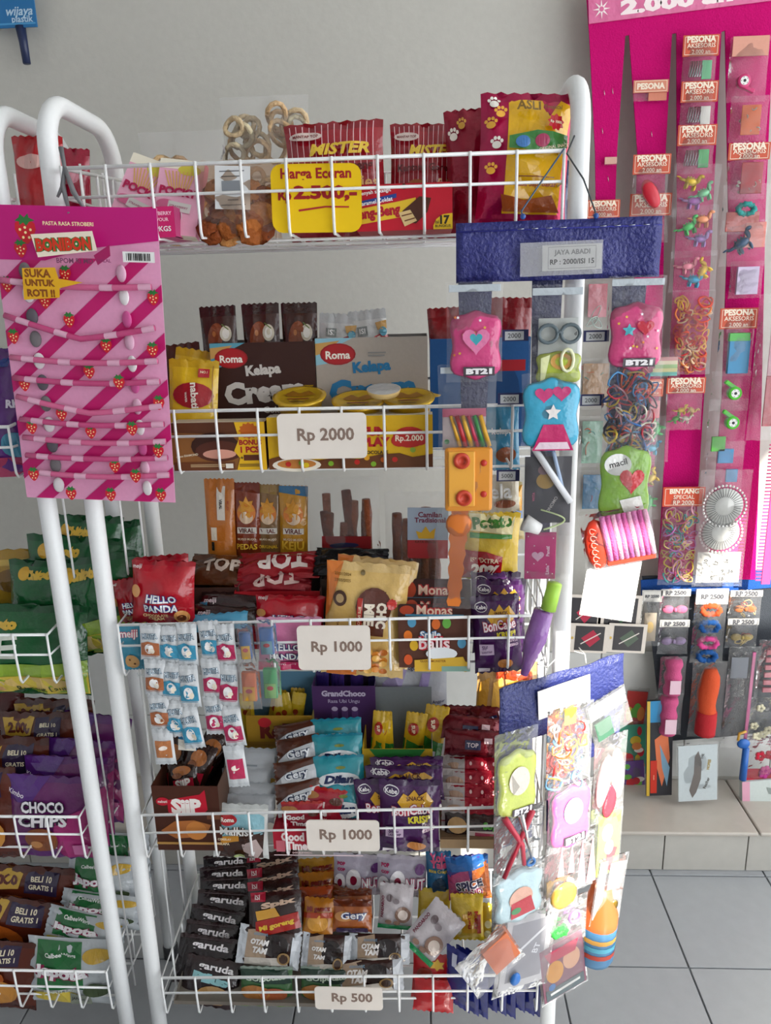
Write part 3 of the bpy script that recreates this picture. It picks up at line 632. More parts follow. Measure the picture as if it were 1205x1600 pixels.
stickbag('clear bag of brown snack sticks with a blue and red square label', 596, 706, 768, 1.435, -1, [B(.34, .18, .92, .84, '#b3343a'), B(.34, .18, .92, .6, '#a9b9cc'), T('Camilan', .66, .27, .34, '#7a2440', bold=.03), T('Tradisional', .66, .34, .44, '#7a2440', bold=.03), PG([(.5, .58), (.46, .48), (.54, .5), (.6, .42), (.66, .5), (.74, .44), (.72, .58)], '#e0b030'), T('KATA SNACK', .6, .62, .3, '#5a2a20')], 6, 7)
# cartons with lying bags
def heap(label, fr, d, col, ds=(), **k): return tray('display_carton', label, 'carton', fr, d, col, ds, **k)
heap('dark brown carton of crinkled chocolate bags behind the red panda-biscuit bags', stand(296, 918, 372, 1.315, z3), .12, '#3a2018', inner='#6a5c50', back='#5c5048')
heap('red carton of chocolate bars with an open top', stand(366, 924, 500, 1.305, z3), .125, '#a3101c', inner='#6a4a44', back='#5a5450')
heap('plain dark carton behind the yellow and brown pouch', stand(500, 905, 606, 1.33, z3), .11, '#3c332c', inner='#5c5248', back='#57504a')
for i, (b, c, tx, tc, lab) in enumerate((((296, 866, 392, 915), '#5a3218', 'TOP', '#c9b8a8', 'crinkled bronze bag lying in the dark brown carton'), ((374, 862, 500, 905), '#a01420', 'TOP', '#e8d8d0', 'red bag lettered TOP lying upside down in the red carton'), ((368, 893, 486, 928), '#8c1020', 'TOP', '#d8b8b0', 'red bag lying frontmost in the red carton'), ((492, 856, 606, 900), '#17161a', '', '', 'shiny black bag lying in the plain dark carton'))):
    bag('chocolate_bag', lab, 'bag', place(*b, 1.335 if i != 2 else 1.315, 58, (-3, 2, 3, -2)[i]), c, .03, [T(tx, .55, .5, .6, tc, bold=.04, rot=180+4 if i in (1, 2) else 4)] if tx else (), kind='foil', wr=.2, crimp='lr')
def panda(label, fr, col='#b01224', Y=0):
    ds = [T('HELLO', .52, .57, .5, '#2a3a8a', bold=.12, h=.13), T('PANDA', .52, .72, .56, '#2a3a8a', bold=.12, h=.13), T('HELLO', .52, .57, .48, '#f2f2f4', bold=.03, h=.12), T('PANDA', .52, .72, .54, '#f2f2f4', bold=.03, h=.12), T('CHOCOLATE', .42, .84, .4, '#f0c890', bold=.04), T('CREAM', .42, .9, .25, '#f0c890', bold=.04), T('meiji', .12, .09, .14, '#f6e6e6'), E(.1, .46, .08, .1, '#d99a58'), E(.84, .84, .12, .1, '#d99a58'), E(.84, .86, .07, .05, '#5a2a14')]
    return bag('biscuit_bag', label, 'snack bag', fr, col, .045, ds, '#a01020', wr=.12)
panda('red biscuit bag standing frontmost at the left of the third shelf', place(206, 876, 306, 974, 1.255, 8, -3))
panda('red biscuit bag peeking out behind the frontmost red biscuit bag', place(214, 868, 300, 960, 1.30, 8, 4))
panda('red biscuit bag leaning left against the tube frame', place(180, 902, 240, 970, 1.285, 8, 10), '#9a1020')
panda('red biscuit bag lying behind the pink biscuit bag', place(398, 930, 508, 990, 1.265, 20, -2))
bag('biscuit_bag', 'pink biscuit bag seen through the wires left of the Rp 1000 tag', 'snack bag', stand(400, 964, 503, 1.24, z3, 4, 0, vis=1045), '#d87aa6', .03, [T('HELLO', .46, .52, .5, '#26346e', bold=.12, h=.14), T('PANDA', .46, .7, .56, '#26346e', bold=.12, h=.14), T('HELLO', .46, .52, .48, '#f2f2f4', bold=.03, h=.13), T('PANDA', .46, .7, .54, '#f2f2f4', bold=.03, h=.13), B(0, .82, 1, 1, '#c2265e'), E(.7, .88, .05, .07, '#b01224'), T('STRAWBERRY', .4, .87, .4, '#f6d0e0')], '#e09abc')
for i, (b, Y) in enumerate(((( 312, 926, 412, 956), 1.29), ((302, 946, 404, 975), 1.268))):
    bag('biscuit_bag', ('dark brown biscuit pouch lying behind the front one', 'dark brown biscuit pouch lying frontmost behind the wires')[i], 'pouch', place(*b, Y, 40, -4), '#2e1a1a', .025, [T('meiji', .18, .6, .2, '#e8d8dc'), B(0, .62, .14, 1, '#3d86a8')])
bag('biscuit_bag', 'light blue biscuit pouch lying flat at the front wires', 'pouch', place(300, 958, 388, 985, 1.245, 35, 5), '#4fa0c4', .022, [T('meiji', .2, .5, .2, '#e8f0f4')])
bag('biscuit_bag', 'tall teal biscuit pouch hanging at the left end of the third basket', 'pouch', stand(186, 975, 224, 1.236, z3-.006, 2, 3, vis=1064), '#3f93ae', .018, [T('meiji', .5, .16, .8, '#d8385e', bold=.06), T('meiji', .5, .16, .78, '#f4f0ee', bold=.02), E(.5, .62, .3, .13, '#c99a5e'), E(.42, .58, .05, .02, '#5a3416'), E(.6, .66, .05, .02, '#5a3416'), T('55g', .7, .88, .3, '#e8f0f0')])
# noodle pouches
def chic(label, fr): return bag('noodle_pouch', label, 'pouch', fr, '#dcb66a', .04, [PG([(0, 0), (.2, 0), (.05, .42), (0, .5)], '#d8782a'), T('27/01/2024', .2, .1, .2, '#7a5a20'), T('27/05/2025', .2, .15, .2, '#7a5a20'), E(.44, .08, .03, .022, '#8d7a50'), E(.18, .3, .085, .07, '#4a2a1a'), E(.18, .3, .05, .04, '#b89868'), T('RASA', .17, .54, .1, '#7a4a18', rot=-90), E(.6, .36, .22, .17, '#5a2616'), B(.48, .22, .74, .6, '#5a2616'), T('CHIC', .7, .42, .3, '#f4e8d4', bold=.06, rot=-90, h=.09), T('MIE', .55, .42, .26, '#f4e8d4', bold=.06, rot=-90, h=.09), B(.4, .28, .465, .6, '#b32a20'), T('BITE SNACK', .432, .44, .24, '#f4e0c0', rot=-90), PG(starpts(.82, .32, .07, 10, .8, .75), '#c2261e')]+[E(.4+.09*(i % 5), .74+.05*(i//5)+.02*(i % 2), .05, .03, ('#d8862a', '#c26a20', '#e8b050')[i % 3]) for i in range(20)]+[B(.08, .9, .44, .97, '#c9702a')], '#d9b878', wr=.1, ends=.05)
chic('tall gold and brown noodle-snack pouch leaning over the middle of the third shelf', place(506, 880, 636, 1056, 1.247, 6, -5))
chic('gold noodle-snack pouch showing behind the tall one', place(520, 872, 646, 1040, 1.285, 8, -7))
def smile(label, fr, d=.03): return carton('choco_ball_box', label, 'box', fr, d, '#5a3426', [E(q.uniform(.05, .95), q.uniform(.05, .95), .06, .1, c) for c in ('#d85a2a', '#5aa0c4', '#8ab02a', '#e0b02a', '#d8402a', '#e87a2a', '#d85a2a', '#6ab04a', '#e0b02a', '#d8402a', '#5aa0c4', '#d86a2a')]+[T('Smile', .45, .3, .3, '#4a90c4', bold=.12), T('Smile', .45, .3, .29, '#f4f4f4', bold=.03), T('balls', .5, .46, .44, '#d8243a', bold=.12), T('balls', .5, .46, .43, '#f6e0e0', bold=.02), E(.6, .66, .22, .12, '#eef2f4'), PG([(.22, .78), (.9, .72), (1, 1), (.22, 1)], '#e0b43a'), T('GLOW MONSTER', .48, .8, .36, '#7a3a12'), B(.6, .9, 1, 1, '#8ab0a0')], side='#4a2a20', top='#4a2e24')
q = random.Random(11); smile('colourful chocolate-ball box behind the wires right of the gold pouch', stand(622, 966, 735, 1.228, z3, vis=1048))
for i, (y, Y, h) in enumerate(((935, 1.25, 14), (905, 1.285, 28), (945, 1.232, 10))):
    carton('choco_bar_box', ('dark chocolate-ball box, middle of the stack behind the colourful one', 'dark chocolate-ball box, rearmost of the stack by the orange comb', 'dark chocolate-ball box lying directly on the colourful one')[i], 'box', place(630-4*i, y, 736, y+(26, 34, 18)[i], Y, 30, -1), .02, '#3a1a16', [T('Monas', .5, .5, .5, '#b32a2a', bold=.1), T('Monas', .5, .5, .49, '#e8c8b0', bold=.02), E(.12, .5, .1, .4, '#b3401e'), B(.1, .84, .9, 1, '#3f86a8')], side='#2a1210', top='#2f1712')
def kebe(label, fr, full=True):
    ds = [E(.2, .12, .13, .06, '#f4eef2'), E(.2, .12, .12, .05, '#3c2350'), T('Kebe', .2, .12, .2, '#f4eef2', bold=.03), PG([(.3, .24), (.4, .14), (.48, .18), (.58, .1), (.66, .17), (.78, .12), (.9, .24), (.8, .34), (.4, .34)], '#d8a32a'), T('SNACK', .6, .2, .3, '#5a2a14', bold=.03, rot=4), T('BonCabe', .55, .34, .7, '#b3243a', bold=.1, h=.14, rot=4), T('BonCabe', .55, .34, .68, '#f2e2e6', bold=.02, h=.13, rot=4), T('KRISPI', .68, .46, .4, '#d8c82a', bold=.05, rot=4)]
    if full: ds += [B(.1, .58, .4, .72, '#c9b0c9'), T('SIAP', .25, .62, .2, '#4a2a5a'), T('SANTAP', .25, .68, .22, '#4a2a5a'), T('LEVEL', .82, .54, .2, '#e8c8d8'), T('ZERO', .82, .6, .2, '#e8c8d8', bold=.05), E(.62, .84, .16, .07, '#c9803a'), B(.06, .9, .3, .96, '#e8e0e8')]
    return bag('chili_snack_bag', label, 'snack bag', fr, '#4b2058', .035, ds, '#3a1848', wr=.1)
kebe('purple chili-snack bag hanging over the right end of the third basket', place(738, 930, 815, 1050, 1.24, 4, 4))
kebe('purple chili-snack bag, second from the front at the right of the third shelf', place(738, 905, 822, 1020, 1.275, 6, 0), False)
kebe('purple chili-snack bag rearmost beside the orange comb on the third shelf', place(734, 893, 812, 1000, 1.31, 8, -2), False)
bag('chips_bag', 'yellow potato-chip bag with a red ISI EXTRA 20% panel', 'chip bag', place(722, 800, 812, 905, 1.34, 4, -2), '#d9b630', .04, [PG([(.1, .02), (.9, .05), (.86, .3), (.1, .26)], '#e8dca8'), T('Potato', .5, .13, .7, '#3f7a2e', bold=.05, rot=6), PG([(.1, .28), (.86, .3), (.86, .36), (.1, .36)], '#3f8a3a'), PG([(.0, .55), (.4, .55), (.7, .62), (.68, .95), (0, .98)], '#a8161e'), T('ISI EXTRA', .38, .68, .5, '#f6e0c0', bold=.03), T('20%', .4, .83, .5, '#f6e8d8', bold=.06, h=.18)])
bag('chips_bag', 'pale yellow bag with a blue corner behind the ISI EXTRA chip bag', 'chip bag', place(745, 755, 818, 845, 1.37, 4, 3), '#cdbd84', .04, [B(.74, .05, 1, .5, '#d89a1a'), B(.76, .4, 1, .62, '#2f5f9a'), *FP(.4, .3, .4, '#8a7a50', 2)])
price_tag('cream price tag reading Rp 1000 on the third basket', 465, 978, 579, 1047, 'Rp 1000', .70, 0)
# strips of milk-candy sachets hung over the top rail
def sachet_strip(label, x0, y0, x1, y1, n, bandcol, Y, wpx=33, alt=None, last=None):
    A = U((x0), y0, Y); root = empty('sachet_strip', Matrix.Translation(U(x0, y1, Y))); tag(root, label, 'candy strip', 'milk candy strips')
    for i in range(n):
        xa = x0+(x1-x0)*i/n; ya = y0+(y1-y0)*i/n; xb = x0+(x1-x0)*(i+1)/n; yb_ = y0+(y1-y0)*(i+1)/n
        fr = place((xa+xb)/2-wpx/2, ya, (xa+xb)/2+wpx/2, yb_+1, Y-.0015*(i % 2), 0, R.uniform(-7, 7))
        SEED[0] += 1; mb = MB(); S = pillow(mb, fr.w, fr.h, .010, mat('#d5d8da', 'film'), mat('#c9cdd0', 'film'), 'tb', SEED[0], 10, .2, .001, ends=.13)
        o = mb.obj('sachet', root); o.matrix_parent_inverse = root.matrix_world.inverted(); o.matrix_world = fr.mw
        bc = bandcol if not (alt and i in alt) else alt[i]
        if last and i == n-1: ds = [B(.12, .3, .9, .78, last), E(.5, .5, .2, .06, '#f4e8dc')]
        else: ds = [T('MILKITA', .5, .3, .78, '#41617a', bold=.1, rot=5, h=.16), T('MILKITA', .5, .3, .74, '#dfe9ee', bold=.0, rot=5, h=.14), PG([(.06, .5), (.4, .44), (.94, .5), (.94, .84), (.06, .84)], bc), E(.48, .64, .22, .14, '#f2f0ee'), E(.62, .7, .12, .08, '#efe4d0'), LN(.1, .86, .9, .86, .03, bc)]
        d = MB(); decals(d, S, fr.w, fr.h, ds, eps=.0007, kind='film'); part('print', d, o)
    return root
BR, BL, PK = '#a8623c', '#3f93b4', '#b32a58'
sachet_strip('milk candy sachet strip with brown prints, leftmost of the strips', 232, 976, 260, 1193, 4, BR, 1.205, last='#c07a4a')
sachet_strip('milk candy sachet strip with blue prints, second from the left', 263, 978, 277, 1150, 3, BL, 1.2065)
sachet_strip('milk candy sachet strip with a bright blue last sachet, third from the left', 291, 974, 300, 1168, 3, BL, 1.205, last=None)
sachet_strip('milk candy sachet strip mixing blue and pink prints, fourth from the left', 326, 970, 338, 1146, 3, PK, 1.2065, alt={0: BL})
sachet_strip('longest milk candy sachet strip with pink prints, rightmost of the strips', 350, 975, 372, 1228, 4, PK, 1.205, last='#c2305a')
bag('candy_sachet', 'single bright blue candy sachet hanging behind the middle strips', 'sachet', place(278, 1085, 306, 1172, 1.214, 0, -4), '#2f80b4', .008, [B(0, .8, 1, 1, '#e8e4d8'), E(.5, .5, .1, .2, '#cfe0ea')], n=10)
# small clear packets with coloured blocks
for x0, y0, x1, y1, c1, c2, nm in ((370, 975, 398, 1042, '#1f5a9a', '#d8a82a', 'blue and yellow'), (400, 968, 434, 1034, '#1f66ae', '#6aa0b0', 'blue'), (372, 1036, 408, 1108, '#d06a35', '#d8a02a', 'orange'), (406, 1030, 440, 1104, '#35a05a', '#8ac06a', 'green')):
    fr = place(x0, y0, x1, y1, 1.203 if y0 < 1000 else 1.2, 0, R.uniform(-3, 3)); o = clear_bag('jelly_packet', 'small clear packet with a %s block hanging on the third basket' % nm, 'packet', fr, .016, haze=.09, group='small clear packets on the third basket', n=8)
    b = MB(); b.box((0, 0, fr.h*.5), (fr.w*.62, .009, fr.h*.62), mat(c1, 'plastic'), bev=.0015); part('block', b, o)
    b = MB(); b.box((0, -.0052, fr.h*.36), (fr.w*.5, .001, fr.h*.3), mat(c2, 'print')); decals(b, lambda X, Z, e: Vector((X, -.0058-e, Z+fr.h*.36)), fr.w*.5, fr.h*.3, [E(.5, .3, .3, .16, '#b3202a')], eps=.0003, flat=True); part('block_label', b, o)
# ================================================================== shelf four
z4 = ZB[4]
ORD = ('frontmost', 'second from the front', 'third from the front', 'fourth from the front', 'fifth from the front', 'sixth from the front', 'seventh from the front', 'eighth from the front', 'rearmost')
fr = stand(236, 1228, 340, 1.228, z4-.004, vis=1318)
tray('display_carton', 'brown open biscuit-ball carton with a red SiiP logo', 'carton', fr, .16, '#4a2416', [PG([(.22, .24), (.5, .18), (.72, .14), (.8, .06), (.82, .4), (.74, .48), (.3, .52), (.22, .44)], '#c2142e'), T('SiiP', .5, .34, .46, '#f6eee8', bold=.06, h=.26), E(.15, .26, .1, .07, '#c2142e'), T('nabati', .15, .26, .14, '#f6eee8'), PG([(.08, .76), (.3, .6), (.6, .58), (.85, .66), (.75, .86), (.3, .9)], '#b06a34'), E(.62, .76, .16, .16, '#c9803c'), B(.8, .45, 1, .56, '#7a4a30'), B(0, .96, 1, 1, '#b88a48')], inner='#4f3628', back='#3f2a20')
for i, (b, rot, Y) in enumerate((((250, 1150, 300, 1240), 12, 1.30), ((285, 1160, 330, 1240), -18, 1.27), ((262, 1190, 312, 1236), 6, 1.265), ((300, 1140, 348, 1230), -30, 1.33))):
    bag('biscuit_packet', 'dark brown biscuit-ball packet in the red-logo carton, %s' % ('at its left rear', 'tilted at its right front', 'lying at its left front', 'tilted at its right rear')[i], 'packet', place(*b, Y, 25, rot), '#2e1710', .02, [PG([(.2, .6), (.85, .54), (.85, .86), (.2, .9)], '#a81a30'), T('SiiP', .52, .72, .5, '#f2e6e0', bold=.05, rot=70 if i == 1 else 8), E(.5, .28, .3, .16, '#a8642e'), E(.35, .44, .16, .1, '#7a4420')], kind='film')
# yellow roll carton and purple stick carton at the back
fr = stand(384, 1118, 488, 1.40, z4, vis=1165); tray('display_carton', 'yellow open carton of wrapped rolls with brown lettering', 'carton', fr, .07, '#a07a1e', [T('Rolls', .5, .5, .6, '#6a1e1a', bold=.06, h=.5), E(.28, .22, .1, .16, '#b3202a'), B(0, .84, 1, 1, '#8a641a')], inner='#8a7a3a', back='#5a86a0', backh=1.35)
for i in range(8):
    x = 392+12.5*i; bag('roll_candy', 'small yellow wrapped roll in the yellow carton, %s from its left' % ('first', 'second', 'third', 'fourth', 'fifth', 'sixth', 'seventh', 'eighth', 'ninth')[i], 'candy', stand(x-10, 1072+R.uniform(0, 26)+(0 if i % 2 else 8), x+12, 1.43+.012*(i % 2), z4+.01, 5, R.uniform(-14, 14)), ('#d0b02a', '#b8962a')[i % 2], .016, [E(.4, .2, .2, .03, '#a03a1a')], n=8, group='wrapped rolls in the yellow carton')
fr = stand(487, 1072, 586, 1.425, z4, vis=1140); tray('display_carton', 'purple carton of chocolate wafer sticks with silver lettering', 'carton', fr, .06, '#4a2a5e', [T('GrandChoco', .5, .16, .7, '#c9bcd4', bold=.05), T('Rasa Ubi Ungu', .5, .34, .5, '#b3a4c4', bold=.02), B(.3, .5, .4, 1, '#5f3f78'), B(.46, .5, .56, 1, '#6a4a84'), B(.62, .5, .72, 1, '#5f3f78'), E(.35, .5, .05, .05, '#c9b8d8'), E(.51, .5, .05, .05, '#c9b8d8'), E(.67, .5, .05, .05, '#c9b8d8')], inner='#5a4a66', back='#3f2a50')
for i in range(5):
    bag('wafer_stick', 'dark violet wrapped wafer stick in the purple carton, %s from its left' % ('first', 'second', 'third', 'fourth', 'fifth', 'sixth', 'seventh', 'eighth', 'ninth')[i], 'wafer stick', stand(490+19*i, 1047+R.uniform(0, 8), 510+19*i, 1.455, z4+.01, 3, R.uniform(-4, 4)), ('#33246a', '#452f7a')[i % 2], .014, (), n=8, group='wrapped sticks in the purple carton')
bag('yogurt_stick_pack', 'white pack with lilac sticks printed on it at the back of the fourth shelf', 'packet', stand(588, 1035, 702, 1.455, z4, 0, 1, vis=1105), '#b7bac2', .03, [PG([(.1, .4), (.34, .1), (.46, .1), (.22, 1), (.02, 1)], '#a89ac4'), PG([(.5, 1), (.66, .2), (.78, .2), (.66, 1)], '#9a8abc'), T('dan Rasa Yogurt Anggur', .5, .12, .7, '#3a3a5a'), T('Rasa Anggur', .82, .8, .3, '#3a3a5a')])
bag('corn_stick_pack', 'pack with orange corn sticks and red script at the right back of the fourth shelf', 'packet', stand(735, 1032, 832, 1.44, z4, 0, -3, vis=1110), '#d9a765', .035, [PG([(.05, .4), (.2, .3), (.16, 1), (0, 1)], '#e0a23a'), PG([(.26, .38), (.42, .3), (.38, 1), (.24, 1)], '#e8b04a'), PG([(.5, .38), (.66, .3), (.62, 1), (.48, 1)], '#e0a23a'), PG([(.74, .38), (.9, .3), (.88, 1), (.72, 1)], '#e8b04a'), T('Rush', .6, .2, .6, '#c2401a', bold=.08, h=.22)])
# silver-brown biscuit packets, teal packets
for i, (b, Y) in enumerate((((432, 1220, 502, 1272), 1.262), ((430, 1186, 500, 1236), 1.292), ((434, 1150, 502, 1205), 1.325), ((430, 1128, 500, 1170), 1.36))):
    bag('biscuit_packet', 'brown and silver slanted biscuit packet, %s of four' % ORD[i], 'packet', place(*b, Y, 30, 10), '#512a1c', .02, [PG([(.0, .62), (.3, .36), (.7, .26), (1, .22), (1, 1), (0, 1)], '#c3c6c9'), T('Gery', .5, .5, .56, '#2a3550', bold=.12, rot=6, h=.34), T('Gery', .5, .5, .54, '#e9ecf0', bold=.02, rot=6, h=.32)], '#5a3020', crimp='lr', group='slanted silver and brown packets')
for i, (b, Y) in enumerate((((497, 1222, 572, 1290), 1.262), ((490, 1180, 570, 1240), 1.292), ((488, 1146, 568, 1205), 1.325), ((486, 1122, 566, 1175), 1.36))):
    bag('biscuit_packet', 'teal sandwich-biscuit packet, %s of four' % ORD[i], 'packet', place(*b, Y, 24, 3), '#2f9aa8', .022, [E(.5, .62, .42, .2, '#e9eef0'), T('Dilan', .5, .6, .6, '#1f2f5a', bold=.06, shear=.25, h=.22), E(.55, .3, .1, .04, '#7a8a3a'), T('sandwich', .62, .82, .4, '#2a3550')], '#2589a0', group='teal packets on the fourth shelf')
# white packets and the front chocolate-coconut packet
for i, (b, Y) in enumerate((((345, 1240, 430, 1285), 1.262), ((352, 1222, 432, 1262), 1.285), ((346, 1198, 424, 1245), 1.305), ((350, 1168, 434, 1215), 1.33))):
    bag('biscuit_packet', 'plain silver-white biscuit packet behind the coconut packet, %s of four' % ORD[i], 'packet', place(*b, Y, 34, R.uniform(-3, 3)), '#b3b7bb', .02, [LN(.45, .6, .65, .6, .03, '#8a9298')], '#a8adb2', crimp='tb', group='silver-white packets on the fourth shelf')
bag('biscuit_packet', 'white, brown and blue coconut biscuit packet at the front wires of the fourth basket', 'packet', place(332, 1256, 420, 1340, 1.237, 4, -2), '#d4d6d2', .024, [PG([(0, .12), (.8, .1), (.95, .2), (.95, .5), (.05, .6)], '#8fc0cc'), PG([(.05, .58), (.95, .46), (.9, .98), (.08, .98)], '#3a1d12'), PG([(.55, .66), (.8, .58), (.92, .8), (.8, .98), (.6, .95)], '#b8a4a0'), PG([(.1, .56), (.5, .5), (.5, .6), (.1, .7)], '#c98a2a'), E(.3, .23, .17, .1, '#b01f26'), T('Roma', .3, .23, .24, '#f8f2e6', bold=.03), T('Malkist', .46, .42, .62, '#4a3020', bold=.14, h=.16), T('Malkist', .46, .42, .6, '#f2f0ec', bold=.02, h=.15), T('COKELAT', .24, .58, .24, '#f2e2c0'), T('KELAPA', .22, .66, .22, '#f2e2c0'), E(.5, .9, .1, .05, '#a8b87a')], '#c6c9c6', kind='film')
# red cookie packets
def good(label, fr): return bag('cookie_packet', label, 'packet', fr, '#a5142c', .022, [E(.2, .2, .22, .1, '#b0743a'), E(.8, .3, .14, .1, '#5a2a18'), T('Good', .34, .42, .46, '#f6e6e4', bold=.05, h=.16), T('Time', .44, .62, .42, '#f6e6e4', bold=.05, h=.16), T('DOUBLE CHOC', .48, .78, .36, '#f2d0d0'), LN(.03, .94, .97, .94, .01, '#f2d8dc'), B(.04, .6, .16, .82, '#d8707e')], '#b3201e')
good('red cookie packet leaning back above the Rp 1000 tag', place(466, 1230, 540, 1290, 1.255, 24, -8))
good('red cookie packet with a brown edge left of the red leaning one', place(440, 1252, 506, 1300, 1.245, 12, 2))
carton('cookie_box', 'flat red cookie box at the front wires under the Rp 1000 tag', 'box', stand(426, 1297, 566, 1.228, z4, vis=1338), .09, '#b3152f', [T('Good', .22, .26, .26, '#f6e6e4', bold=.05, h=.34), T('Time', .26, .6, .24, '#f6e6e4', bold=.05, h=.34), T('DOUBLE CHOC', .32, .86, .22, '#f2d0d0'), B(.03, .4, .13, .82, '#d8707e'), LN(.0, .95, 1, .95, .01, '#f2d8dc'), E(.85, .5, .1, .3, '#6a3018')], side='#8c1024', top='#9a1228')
# purple chili packets in front
kebe('purple chili-snack bag frontmost on the fourth shelf, right of the Rp 1000 tag', place(592, 1218, 688, 1330, 1.238, 4, -1))
kebe('purple chili-snack bag tucked left behind the frontmost one on the fourth shelf', place(556, 1216, 640, 1320, 1.262, 5, 3), False)
kebe('purple chili-snack bag lying across the top of the row on the fourth shelf', place(578, 1182, 694, 1250, 1.29, 22, 1), False)
kebe('purple chili-snack bag second from the back on the fourth shelf', place(570, 1196, 690, 1260, 1.275, 16, 0), False)
# yellow-green soup carton
fr = stand(566, 1170, 676, 1.335, z4, vis=1215); o = tray('display_carton', 'yellow and green open carton with a grey inside holding seasoning packets', 'carton', fr, .10, '#c9a428', [B(0, .6, 1, 1, '#b8922a'), PG([(.1, 0), (.9, 0), (.8, .3), (.2, .3)], '#2f7a3a')], inner='#8f9396', back='#7d8487', backh=1.55)
for i, (a, b, y, r) in enumerate(((568, 594, 1110, -6), (590, 618, 1112, 2), (616, 650, 1112, -8), (640, 678, 1100, -10))):
    bag('seasoning_packet', 'yellow seasoning packet in the grey-lined carton, %s' % ('leftmost', 'second from the left', 'second from the right', 'rightmost')[i], 'packet', stand(a, y, b, 1.375+.006*i, z4+.01, 4, r, vis=1190), '#d9b022', .018, [B(0, .62, 1, 1, '#2f7f35'), PG([(0, .5), (1, .62), (1, .7), (0, .68)], '#2f7f35'), E(.4, .3, .26, .12, '#b3301e'), T('SUP', .4, .3, .4, '#f6e2c0', bold=.04, rot=-80), B(.4, .74, .7, .88, '#e8ecec')], n=10)
# dark red pile and the red-silver row at the right
for i, (b, rot, Y) in enumerate((((690, 1118, 782, 1158), -6, 1.38), ((694, 1140, 786, 1182), -3, 1.35), ((740, 1098, 800, 1150), 14, 1.40), ((690, 1102, 760, 1140), -2, 1.42))):
    bag('chocolate_packet', 'dark red chocolate packet piled right on the fourth shelf, %s' % ('middle one', 'lowest one', 'propped against the blue display', 'topmost at the back')[i], 'packet', place(*b, Y, 30, rot), '#6a0f1c', .022, [B(.35, .4, .62, .75, '#23244a'), T('TOP', .48, .58, .2, '#e0d0d4'), B(.68, .3, .82, .5, '#d8b8bc')], '#55101a', kind='foil')
for i in range(5):
    y = 1180+22*i; bag('wafer_bar', 'red and silver wafer bar at the right of the fourth shelf, %s' % ('rearmost', 'second from the back', 'middle', 'second from the front', 'frontmost')[i], 'wafer bar', place(690, y, 790, y+40, 1.345-.022*i, 28, -2), '#a3152a', .016, [B(0, 0, .36, 1, '#bfb6b2'), E(.2, .5, .14, .22, '#c9a58a')]+[E(.45+.09*k, .3+.3*(k % 2), .02, .08, '#e8c0bc') for k in range(6)], '#b01a30', kind='foil', crimp='lr', n=10, group='red and silver wafer bars')
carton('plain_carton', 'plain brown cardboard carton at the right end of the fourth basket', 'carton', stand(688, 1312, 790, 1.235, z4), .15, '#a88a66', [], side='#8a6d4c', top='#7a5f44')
bag('snack_packet', 'dark brown snack packet with white lettering above the plain brown carton', 'packet', place(694, 1272, 790, 1314, 1.25, 20, -3), '#2e1a16', .02, [T('Soy', .75, .4, .24, '#4f9a3a', bold=.06), B(.4, .55, .98, .95, '#c9b8b0'), PG([(.5, .6), (.9, .65), (.85, .85), (.5, .85)], '#a0304a'), E(.2, .4, .16, .3, '#b8905a')], kind='film')
price_tag('cream price tag reading Rp 1000 on the fourth basket', 479, 1282, 593, 1330, 'Rp 1000', .72, 0)
# ================================================================== shelf five (lowest)
z5 = ZB[5]
# tan cardboard tray under the goods
fr = stand(272, 1566, 552, 1.228, z5); tray('cardboard_tray', 'plain cardboard tray lining the left of the lowest basket', 'tray', fr, .235, '#7a7268', [], inner='#7d766c', back='#6a645c', backh=6.0, sideh=6.0)
YS = lambda k, n: 1.25+.2*k/(n-1)
def column(rows, name, labf, cat, group, col, dsf, end=None, tilt=34, t=.02, kind='film', crimp='tb', Y0=1.25, Y1=1.45):
    n = len(rows)
    for k, (x0, y0, x1, y1, rot) in enumerate(rows):     # front to back
        bag(name, labf(k, n), cat, place(x0, y0, x1, y1, Y0+(Y1-Y0)*k/max(1, n-1), tilt, rot), col if isinstance(col, str) else col[k % len(col)], t, dsf(k), end, crimp, kind, group, n=12)
def ordl(k, n): return 'rearmost' if k == n-1 else ORD[k]
gar = [(285, 1496, 375, 1572, -8), (275, 1462, 368, 1540, -6), (285, 1440, 368, 1520, -6), (292, 1418, 378, 1492, -8), (305, 1392, 392, 1465, -3), (312, 1370, 396, 1440, 3), (312, 1352, 392, 1420, 5), (318, 1334, 392, 1400, 6)]
column(gar, 'peanut_packet', lambda k, n: 'black peanut packet, %s in the left column of the lowest basket' % ordl(k, n), 'packet', 'black peanut packets', ['#241619', '#1c1416'], lambda k: [T('garuda', .56, .2, .64, '#f2eef0', bold=.03, rot=-2, h=.19)]+([T('Pilus', .5, .42, .66, '#8fc4c9', bold=.08, rot=-4, h=.2), E(.6, .75, .3, .2, '#b8905a')] if k == 0 else [LN(.1, .06, .9, .05, .012, '#4a4044'), E(.5, .66, .3, .2, '#5a4630')]), '#2e1a1c')
red = [(392, 1392, 472, 1465, 4), (388, 1374, 470, 1445, 6), (388, 1352, 470, 1425, 8), (384, 1330, 468, 1400, 6)]
column(red, 'noodle_packet', lambda k, n: 'black and red fried-noodle packet, %s of its column in the lowest basket' % ordl(k, n), 'packet', 'black and red noodle packets', '#2b1513', lambda k: [T('Spix', .56, .26, .7, '#d8b8a0', bold=.06, rot=8, h=.16), B(0, .0, .3, .2, '#a81a34'), T('ISI', .14, .1, .1, '#f4e4e4'), PG([(.1, .62), (.95, .46), (1, .8), (.1, .96)], '#a82018'), T('Mi goreng', .52, .72, .7, '#e8c03a', bold=.05, rot=10, h=.14), PG([(.1, .4), (.5, .34), (.6, .52), (.14, .6)], '#d8a03a')], '#3a1614', Y0=1.30)
